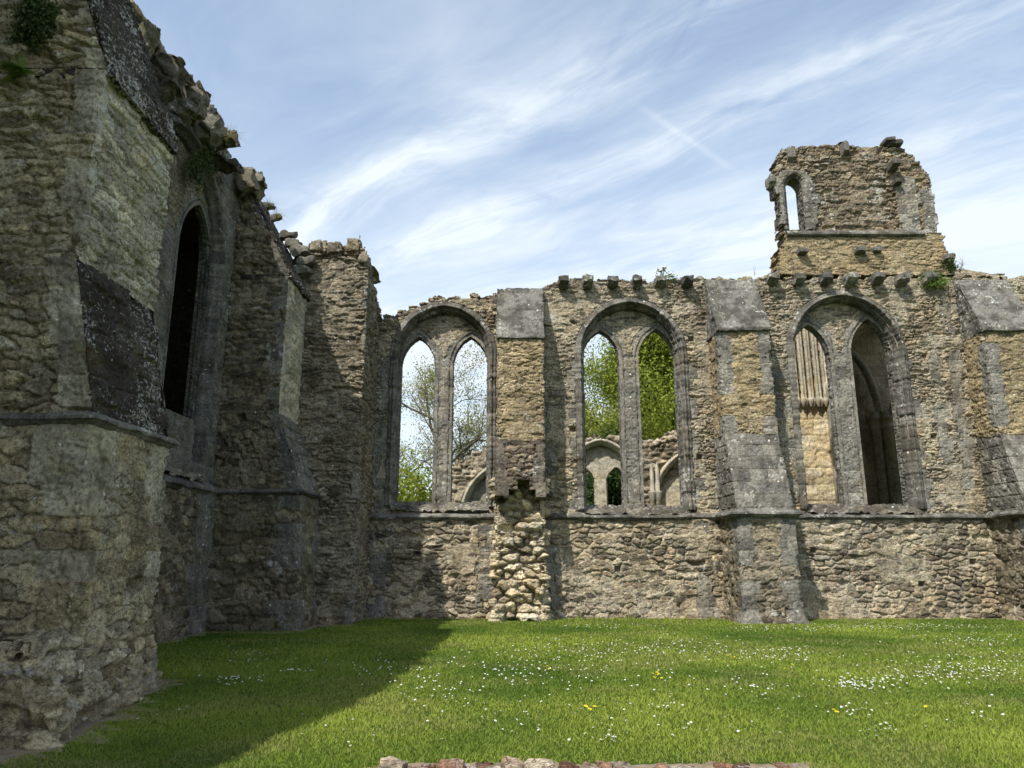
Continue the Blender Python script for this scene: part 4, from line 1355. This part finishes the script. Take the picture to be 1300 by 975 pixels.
bush('bush', 'bright green bush low in the left lancet of the corner window', 'bush', (-5.3, 38, 3.2), (2.4, 1.5, 2.9), 16000, .17, M['leaf_spring'], 41)
x, y, zz_ = at_y(1184, 355, 20.85)
bush('wall_plant', 'green plant rooted under the last corbel below the turret', 'plant', (x, y, zz_), (.36, .18, .26), 1500, .06, M['leaf_fern'], 42)
x, y, zz_ = at_y(1208, 336, 20.9)
bush('wall_plant', 'dull weed in the gap between turret and right buttress', 'plant', (x, y, zz_), (.22, .15, .2), 400, .05, M['leaf_ivy'], 43)
x, y, zz_ = at_y(44, 28, 7.98)
bush('ivy', 'dark hanging ivy clump on the top of the near buttress', 'ivy', (x, y, zz_), (.24, .12, .44), 4200, .05, M['leaf_ivy'], 44)
x, y, zz_ = at_y(238, 215, 14.6)
for k, (u, v, a_, lab) in enumerate(((248, 215, -6.93, 'olive moss tuft hanging beneath the broken corbels'), (262, 200, -6.9, 'moss tuft under the corbel with dry grass'), (318, 262, -6.85, 'mossy growth beside the head of the far coping'))):
    rx, ry, rz = ray(u, v)
    t = a_ / rx
    bush('moss_tuft', lab, 'moss', (a_ + .05, ry * t, EYE + rz * t), (.12, .35, .45), 900, .06, M['leaf_ivy'], 45 + k)


def fronds(name, label, cat, centre, n, length, leaf, seed, up=.6, direction=(0, -1, 0), pinnae=True, group=None):
    """arching fronds or grass blades from one root"""
    rs = np.random.default_rng(seed)
    t = thing(name, label, cat, centre, group)
    V, Fq, tn = [], [], []
    for k in range(n):
        d = np.array(direction, float) * .6 + rs.normal(size=3) * .6
        d[2] = up + rs.random() * .5
        d /= np.linalg.norm(d)
        p = np.array(centre, float)
        L_ = length * rs.uniform(.6, 1.1)
        side = np.cross(d, (0, 0, 1.))
        side /= np.linalg.norm(side) + 1e-9
        m_ = 9
        tone = rs.random()
        prev = None
        for i in range(m_ + 1):
            x = i / m_
            w = (.012 if pinnae else .004) * (1 - x) + .001
            b0 = len(V)
            V += [p - side * w, p + side * w]
            tn += [tone, tone]
            if prev is not None:
                Fq.append((prev, prev + 1, b0 + 1, b0))
            prev = b0
            if pinnae and i > 0:
                wl = L_ * .28 * math.sin(math.pi * min(1, .15 + x * .85)) + .004
                for sg in (-1, 1):
                    q0 = len(V)
                    tip = p + side * sg * wl + d * wl * .4 - np.array([0, 0, wl * .15])
                    V += [p - d * .014, p + d * .014, tip + d * .006, tip - d * .006]
                    tn += [tone] * 4
                    Fq.append((q0, q0 + 1, q0 + 2, q0 + 3))
            d = d + np.array([0, 0, -.16])
            d /= np.linalg.norm(d)
            p = p + d * L_ / m_
    tn = np.array(tn)
    mk('fronds' if pinnae else 'blades', np.array(V), [np.array(Fq)], leaf, t, False, np.stack([tn, tn * 0, tn * 0, tn * 0 + 1], -1))
    return t


x, y, zz_ = at_y(27, 96, 7.98)
fronds('fern', 'small bright green fern growing from the near buttress below the ivy', 'fern', (x, y, zz_), 17, .30, M['leaf_fern'], 51)
for k, (u, v, Y, lab) in enumerate(((352, 274, 17.6, 'dry grass tuft on the coping of the far left buttress'), (342, 262, 17.6, 'dry grass at the head of the far left coping'))):
    x, y, zz_ = at_y(u, v, Y)
    fronds('grass_tuft', lab, 'grass tuft', (x, y, zz_ - .1), 60, .38, M['leaf_dry'], 52 + k, 1.0, (0, 0, 0), False)
rx, ry, rz = ray(290, 176)
t = -6.0 / rx
fronds('grass_tuft', 'dry grass tuft on the most projecting corbel of the left wall', 'grass tuft', (-6.0, ry * t, EYE + rz * t), 60, .4, M['leaf_dry'], 55, 1.0, (.4, 0, 0), False)
x, y, zz_ = at_y(958, 350, 21.3)
fronds('grass_tuft', 'thin tall dead stalks on the wall head left of the turret', 'grass tuft', (x, y, zz_), 5, .5, M['leaf_dry'], 56, 1.6, (0, 0, 0), False)
x, y, zz_ = at_y(1222, 338, 21.2)
fronds('grass_tuft', 'dry grass on the wall head right of the turret', 'grass tuft', (x, y, zz_), 26, .45, M['leaf_dry'], 57, 1.2, (0, 0, 0), False)
x, y, zz_ = at_y(842, 354, 20.9)
fl = thing('wall_flower', 'white umbel weed growing on the wall head above the middle window', 'plant', (x, y, zz_ - .05))
rs = np.random.default_rng(60)
Vs, Fs, o_ = [], [], 0
heads = []
for e in ((-.10, 0, .30), (.02, -.05, .38), (.22, 0, .20), (.30, .02, .12), (-.02, 0, .2)):
    pts = np.array([np.array((x, y, zz_ - .05)) + np.array(e) * tt + np.array([0, 0, .05 * math.sin(3 * tt)]) for tt in np.linspace(0, 1, 5)])
    V, q = tube(pts, np.full(5, .008), 4)
    Vs.append(V)
    Fs.append(q + o_)
    o_ += len(V)
    heads.append(pts[-1])
mk('stem', np.concatenate(Vs), [np.concatenate(Fs)], M['leaf_fern'], fl, True, np.tile([.4, 0, 0, 1], (o_, 1)))
for h in heads[:4]:
    g = [(0, 0, .02)]
    fc_ = []
    for ri, (r_, z_) in enumerate(((.025, .022), (.05, .008), (.062, -.012))):
        for t_ in range(10):
            w_ = r_ * (.75 + .5 * rs.random())
            g.append((w_ * math.cos(t_ * .628), w_ * math.sin(t_ * .628), z_ + .012 * rs.random()))
    tri = np.array([(0, 1 + t_, 1 + (t_ + 1) % 10) for t_ in range(10)])
    qd = np.array([(1 + 10 * r_ + t_, 11 + 10 * r_ + t_, 11 + 10 * r_ + (t_ + 1) % 10, 1 + 10 * r_ + (t_ + 1) % 10) for r_ in range(2) for t_ in range(10)])
    mk('flower_head', np.array(g) + h, [tri, qd], M['petal'], fl, False)
Cn = np.concatenate([h + rs.normal(size=(26, 3)) * np.array([.09, .06, .06]) - np.array([0, 0, .07]) for h in heads])
V, q, tone = leaf_quads(Cn, .07, rs, .2, .6)
mk('leaves', V, [q], M['leaf_fern'], fl, False, np.stack([tone, tone * 0, tone * 0, tone * 0 + 1], -1))

# ------------------------------------------------------------------ grass, daisies, dandelions
rs = np.random.default_rng(70)
NB = 520000
u_ = rs.random(NB)
Y0, Y1 = 4.6, 21.0
gy = Y0 * (Y1 / Y0) ** u_
gx = (rs.random(NB) * 1.9 - .92) * (gy * .78 + 1.0)
gx = gx + .4
ok = ~((gx > -1.05) & (gx < 2.3 - .25 * rs.random(NB)) & (gy > 5.2) & (gy < 6.42 + .1 * rs.random(NB)))
ok &= gx > np.interp(gy, [4, 6.8, 7, 10.5, 10.7, 17.2, 17.3, 21], [-5, -4.0, -3.95, -4.6, -6.9, -6.8, -4.8, -3.9]) + .12 * rs.random(NB)
ok &= ~((gy > 20.7 + .1 * rs.random(NB)))
gx, gy = gx[ok], gy[ok]
n = len(gx)
pat = fbm(gx / 1.6, gy / 1.6, 71, 4)
tuft = fbm(gx / .16, gy / .16, 72, 2)
hgt = (.016 + .030 * rs.random(n)) * (.45 + .9 * tuft) * (.5 + .8 * pat)
foot_ = sstep(20.25, 20.6, gy) * (fbm(gx / .25, gy * 0, 73) > .5)
hgt *= 1 + 3.4 * foot_ * rs.random(n) ** 2
ang = rs.random(n) * 2 * math.pi
wd = .0028 + .00042 * gy
dx, dy = np.cos(ang) * wd, np.sin(ang) * wd
ln = rs.normal(size=(n, 2)) * hgt[:, None] * .55
V = np.stack([np.stack([gx - dx, gy - dy, np.zeros(n)], -1), np.stack([gx + dx, gy + dy, np.zeros(n)], -1), np.stack([gx + ln[:, 0], gy + ln[:, 1], hgt], -1)], 1).reshape(-1, 3)
big = fbm(gx / 3.1, gy / 2.2, 74, 3)
tone = np.clip(.10 + 1.3 * (pat - .33) + .9 * (big - .45) + .3 * rs.random(n), 0, 1)
dry = sstep(.54, .68, fbm(gx / 1.1, gy / .7, 75, 4)) * .55 * rs.random(n) + (rs.random(n) < .05) * .7
at = np.repeat(np.stack([tone, np.clip(dry, 0, 1), tone * 0, tone * 0 + 1], -1), 3, 0)
tag(mk('grass', V, [np.arange(n * 3).reshape(n, 3)], M['blade'], None, False, at), 'short mown spring grass covering the lawn', 'grass', kind='stuff')


def flower(rad, petals, gold=False):
    V, Fq, mi = [], [], []
    z_ = .0
    V += [(0, 0, z_ - .002)]
    for k in range(petals):
        a0, a1 = (k - .38) / petals * 2 * math.pi, (k + .38) / petals * 2 * math.pi
        b_ = len(V)
        V += [(rad * .3 * math.cos(a0), rad * .3 * math.sin(a0), z_), (rad * math.cos(a0), rad * math.sin(a0), z_ + rad * .12), (rad * math.cos(a1), rad * math.sin(a1), z_ + rad * .12), (rad * .3 * math.cos(a1), rad * .3 * math.sin(a1), z_)]
        Fq.append((b_, b_ + 1, b_ + 2, b_ + 3))
        mi.append(0)
    for s in range(6):
        a0, a1 = s / 6 * 2 * math.pi, (s + 1) / 6 * 2 * math.pi
        b_ = len(V)
        r = rad * .36
        V += [(0, 0, z_ + rad * .3), (r * math.cos(a0), r * math.sin(a0), z_ + .002), (r * math.cos(a1), r * math.sin(a1), z_ + .002), (0, 0, z_ + rad * .3)]
        Fq.append((b_, b_ + 1, b_ + 2, b_ + 2))
        mi.append(1)
    for (sx, sy) in ((.0012, 0), (0, .0012)):
        b_ = len(V)
        V += [(-sx, -sy, z_), (sx, sy, z_), (sx, sy, -.05), (-sx, -sy, -.05)]
        Fq.append((b_, b_ + 1, b_ + 2, b_ + 3))
        mi.append(2)
    return np.array(V), Fq, mi


CL = [(655, 855, 40, 10, 26), (745, 832, 110, 16, 80), (850, 822, 70, 10, 50), (985, 832, 60, 10, 50), (1000, 800, 60, 3, 30), (1085, 872, 26, 7, 40), (1130, 868, 50, 12, 28), (1200, 852, 60, 16, 80), (1270, 845, 40, 20, 45),
      (1085, 905, 24, 9, 22), (1120, 930, 25, 12, 18), (1230, 910, 60, 25, 18), (965, 880, 30, 10, 16), (840, 903, 25, 8, 20), (775, 938, 22, 10, 22), (700, 905, 60, 22, 24), (540, 875, 60, 22, 34), (480, 850, 50, 10, 22), (600, 900, 70, 30, 24),
      (300, 866, 30, 6, 22), (320, 835, 40, 10, 16), (375, 855, 24, 4, 12), (160, 915, 50, 22, 12), (1150, 797, 110, 3, 90), (760, 797, 60, 3, 24), (1000, 860, 230, 40, 70), (700, 850, 160, 30, 60), (850, 930, 130, 20, 20), (430, 930, 40, 25, 14), (1240, 815, 70, 8, 60)]
pts = []
for (u, v, su, sv, n_) in CL:
    for _ in range(int(n_ * 1.3)):
        p = at_z(u + random.gauss(0, su * .62), v + random.gauss(0, sv * .62))
        if p[1] < 5.6 or p[1] > 20.6 or (p[1] < 6.5 and -1.1 < p[0] < 2.3):
            continue
        if p[0] < np.interp(p[1], [4, 6.8, 10.5, 10.7, 17.2, 17.3, 21], [-4.2, -3.8, -4.4, -6.6, -6.6, -4.6, -3.8]):
            continue
        if p[0] > 1.15 * p[1] * .72 + .5:
            continue
        pts.append(p)
random.shuffle(pts)
pts.sort(key=lambda p: p[1])
V0, F0, mi0 = flower(.0112, 12)
dm = mk('daisy', V0, [np.array(F0)], None, None, False, None, [M['petal'], M['yolk'], M['leaf_fern']], mi0)
proto_used = False
for p in pts[:295]:
    o = dm if not proto_used else dm.copy()
    if proto_used:
        COL.objects.link(o)
    proto_used = True
    o.location = (p[0], p[1], .03 + .02 * random.random())
    s = random.uniform(.75, 1.2)
    o.scale = (s, s, s)
    o.rotation_euler = (random.uniform(-.1, .6), random.uniform(-.35, .35), random.random() * 6)
    tag(o, 'small white daisy with a yellow eye, open in the sunny lawn', 'daisy', 'daisies scattered over the lawn')
rest = pts[295:]
Vs, Fs, mi, o_ = [], [], [], 0
F0a = np.array(F0)
for p in rest:
    s = random.uniform(.7, 1.2)
    ca, sa = math.cos(.4), math.sin(.4)
    W = V0 * s
    W = np.stack([W[:, 0], W[:, 1] * ca - W[:, 2] * sa, W[:, 1] * sa + W[:, 2] * ca], -1) + np.array([p[0], p[1], .035 + .02 * random.random()])
    Vs.append(W)
    Fs.append(F0a + o_)
    mi += mi0
    o_ += len(W)
tag(mk('distant_daisies', np.concatenate(Vs), [np.concatenate(Fs)], None, None, False, None, [M['petal'], M['yolk'], M['leaf_fern']], mi), 'far drifts of white daisies towards the wall foot', 'daisies', kind='stuff')
V1, F1, mi1 = flower(.017, 18)
dd_ = mk('dandelion', V1, [np.array(F1)], None, None, False, None, [M['gold'], M['gold'], M['leaf_fern']], mi1)
first_ = True
for (u, v, su, n_) in ((845, 862, 14, 7), (926, 838, 12, 9), (998, 848, 8, 3), (1060, 907, 12, 3), (755, 905, 10, 3), (1208, 905, 6, 2), (1180, 905, 8, 2), (690, 850, 10, 2)):
    for _ in range(n_):
        p = at_z(u + random.gauss(0, su * .6), v + random.gauss(0, 2.5))
        o = dd_ if first_ else dd_.copy()
        if not first_:
            COL.objects.link(o)
        first_ = False
        o.location = (p[0], p[1], .04)
        s = random.uniform(1.0, 1.5)
        o.scale = (s, s, s)
        o.rotation_euler = (random.uniform(0, .5), random.uniform(-.3, .3), random.random() * 6)
        tag(o, 'yellow dandelion flower open among the daisies', 'dandelion', 'dandelions in the lawn')

# ------------------------------------------------------------------ light, sky, camera
sd = np.array([.456, .70, -1.0])                      # the way the sunlight travels
sd /= np.linalg.norm(sd)
from mathutils import Vector
sun = bpy.data.lights.new('sun', 'SUN')
sun.energy = 3.0
sun.angle = R(.53)
sun.color = (1.0, .95, .86)
so_ = bpy.data.objects.new('sun', sun)
COL.objects.link(so_)
so_.rotation_euler = Vector(sd).to_track_quat('-Z', 'Y').to_euler()
so_.location = (-20, -20, 40)

W = bpy.data.worlds.new('World')
SC.world = W
W.use_nodes = True
nt = W.node_tree
nt.nodes.clear()
out = N_(nt, 'ShaderNodeOutputWorld')
sky = N_(nt, 'ShaderNodeTexSky', sky_type='NISHITA')
sky.sun_disc = False
sky.sun_elevation = math.asin(-sd[2])
sky.sun_rotation = math.atan2(-sd[0], -sd[1])
sky.air_density = 1.0
sky.dust_density = 1.4
sky.ozone_density = 1.2
bg1 = N_(nt, 'ShaderNodeBackground')
bg1.inputs[1].default_value = .115
nt.links.new(mixc(nt, 1.0, sky.outputs[0], (.96, 1.02, 1.0), "MULTIPLY"), bg1.inputs[0])
tc = N_(nt, 'ShaderNodeTexCoord').outputs['Generated']
sx = N_(nt, 'ShaderNodeSeparateXYZ')
nt.links.new(tc, sx.inputs[0])
zc = math_(nt, 'MAXIMUM', sx.outputs[2], .06)
px = math_(nt, 'DIVIDE', sx.outputs[0], zc)
py = math_(nt, 'DIVIDE', sx.outputs[1], zc)
al = math_(nt, 'MULTIPLY', math_(nt, 'SUBTRACT', px, math_(nt, 'MULTIPLY', py, .9)), 1 / 1.345)
ac = math_(nt, 'MULTIPLY', math_(nt, 'ADD', math_(nt, 'MULTIPLY', px, .9), py), 1 / 1.345)


def vec(a, b, c=0.0):
    n = N_(nt, 'ShaderNodeCombineXYZ')
    for s, v in zip(n.inputs, (a, b, c)):
        if isinstance(v, (int, float)):
            s.default_value = v
        else:
            nt.links.new(v, s)
    return n.outputs[0]


warp = N_(nt, 'ShaderNodeTexNoise')
warp.inputs['Scale'].default_value = 1.6
warp.inputs['Detail'].default_value = 4
nt.links.new(vec(px, py, 2.0), warp.inputs['Vector'])
ws = N_(nt, 'ShaderNodeSeparateColor')
nt.links.new(warp.outputs['Color'], ws.inputs[0])
ac2 = math_(nt, 'ADD', ac, math_(nt, 'MULTIPLY', math_(nt, 'SUBTRACT', ws.outputs[0], .5), .22))
al2 = math_(nt, 'ADD', al, math_(nt, 'MULTIPLY', math_(nt, 'SUBTRACT', ws.outputs[1], .5), .5))
wisp = noise(nt, vec(math_(nt, 'MULTIPLY', al2, .95), math_(nt, 'MULTIPLY', ac2, 2.4), 3.0), 1.7, 8, .58, .5)
fine = noise(nt, vec(math_(nt, 'MULTIPLY', al2, 1.5), math_(nt, 'MULTIPLY', ac2, 6.0), 1.0), 3.2, 8, .6, .8)
soft = noise(nt, vec(px, py, 7.0), .9, 5, .5, .3)


def band(c, w):
    d = math_(nt, 'DIVIDE', math_(nt, 'SUBTRACT', ac2, c), w)
    return math_(nt, 'POWER', 2.718, math_(nt, 'MULTIPLY', math_(nt, 'MULTIPLY', d, d), -1.0))


bands = math_(nt, 'ADD', math_(nt, 'MULTIPLY', band(1.12, .11), .62), math_(nt, 'MULTIPLY', band(1.46, .10), .55))
bands = math_(nt, 'ADD', bands, math_(nt, 'MULTIPLY', band(2.2, .5), .5))
tex = math_(nt, 'ADD', math_(nt, 'MULTIPLY', wisp, .75), math_(nt, 'MULTIPLY', fine, .28))
d1 = math_(nt, 'MULTIPLY', bands, span(nt, tex, .34, .74))
d2 = math_(nt, 'MULTIPLY', span(nt, math_(nt, 'ADD', math_(nt, 'MULTIPLY', soft, .75), math_(nt, 'MULTIPLY', wisp, .3)), .40, .72), .38)
hz = span(nt, sx.outputs[2], .60, .22)
den = math_(nt, 'ADD', math_(nt, 'ADD', math_(nt, 'ADD', d1, d2), math_(nt, 'MULTIPLY', hz, .44)), .20)
hx_ = math_(nt, 'DIVIDE', math_(nt, 'ADD', px, .35), .55)
hy_ = math_(nt, 'DIVIDE', math_(nt, 'SUBTRACT', py, 1.85), .55)
veil = math_(nt, 'POWER', 2.718, math_(nt, 'MULTIPLY', math_(nt, 'ADD', math_(nt, 'MULTIPLY', hx_, hx_), math_(nt, 'MULTIPLY', hy_, hy_)), -1.0))
den = math_(nt, 'ADD', den, math_(nt, 'MULTIPLY', math_(nt, 'MULTIPLY', veil, span(nt, math_(nt, 'ADD', math_(nt, 'MULTIPLY', soft, .5), math_(nt, 'MULTIPLY', wisp, .5)), .30, .66)), .38))
tn = math_(nt, 'SUBTRACT', math_(nt, 'ADD', math_(nt, 'MULTIPLY', px, -.693), math_(nt, 'MULTIPLY', py, .7206)), math_(nt, 'ADD', .8714, math_(nt, 'MULTIPLY', fine, .01)))
ta_ = math_(nt, 'ADD', math_(nt, 'MULTIPLY', px, .7206), math_(nt, 'MULTIPLY', py, .693))
tl = math_(nt, 'POWER', 2.718, math_(nt, 'MULTIPLY', math_(nt, 'POWER', math_(nt, 'DIVIDE', tn, .011), 2.0), -1.0))
tl = math_(nt, 'MULTIPLY', math_(nt, 'MULTIPLY', tl, span(nt, ta_, 1.2, 1.32)), span(nt, ta_, 1.72, 1.55))
den = math_(nt, 'ADD', den, math_(nt, 'MULTIPLY', tl, .14), True)
bg2 = N_(nt, 'ShaderNodeBackground')
bg2.inputs[0].default_value = (.86, .935, 1.0, 1)
bg2.inputs[1].default_value = .56
mx = N_(nt, 'ShaderNodeMixShader')
nt.links.new(math_(nt, 'MULTIPLY', den, .93), mx.inputs[0])
nt.links.new(bg1.outputs[0], mx.inputs[1])
nt.links.new(bg2.outputs[0], mx.inputs[2])
nt.links.new(mx.outputs[0], out.inputs[0])

cam = bpy.data.cameras.new('camera')
cam.sensor_width = 36
cam.lens = 36 * FPX / 1300
cam.clip_end = 3000
cam.clip_start = .05
co = bpy.data.objects.new('camera', cam)
COL.objects.link(co)
co.location = (0, 0, EYE)
co.rotation_euler = (R(90) + PITCH, 0, 0)
SC.camera = co

vs = SC.view_settings
vs.view_transform = 'Standard'
vs.look = 'None'
vs.exposure = 1.0
vs.gamma = 1
SC.cycles.max_bounces = 6
SC.cycles.diffuse_bounces = 4
SC.cycles.use_denoising = True
SC.render.film_transparent = False
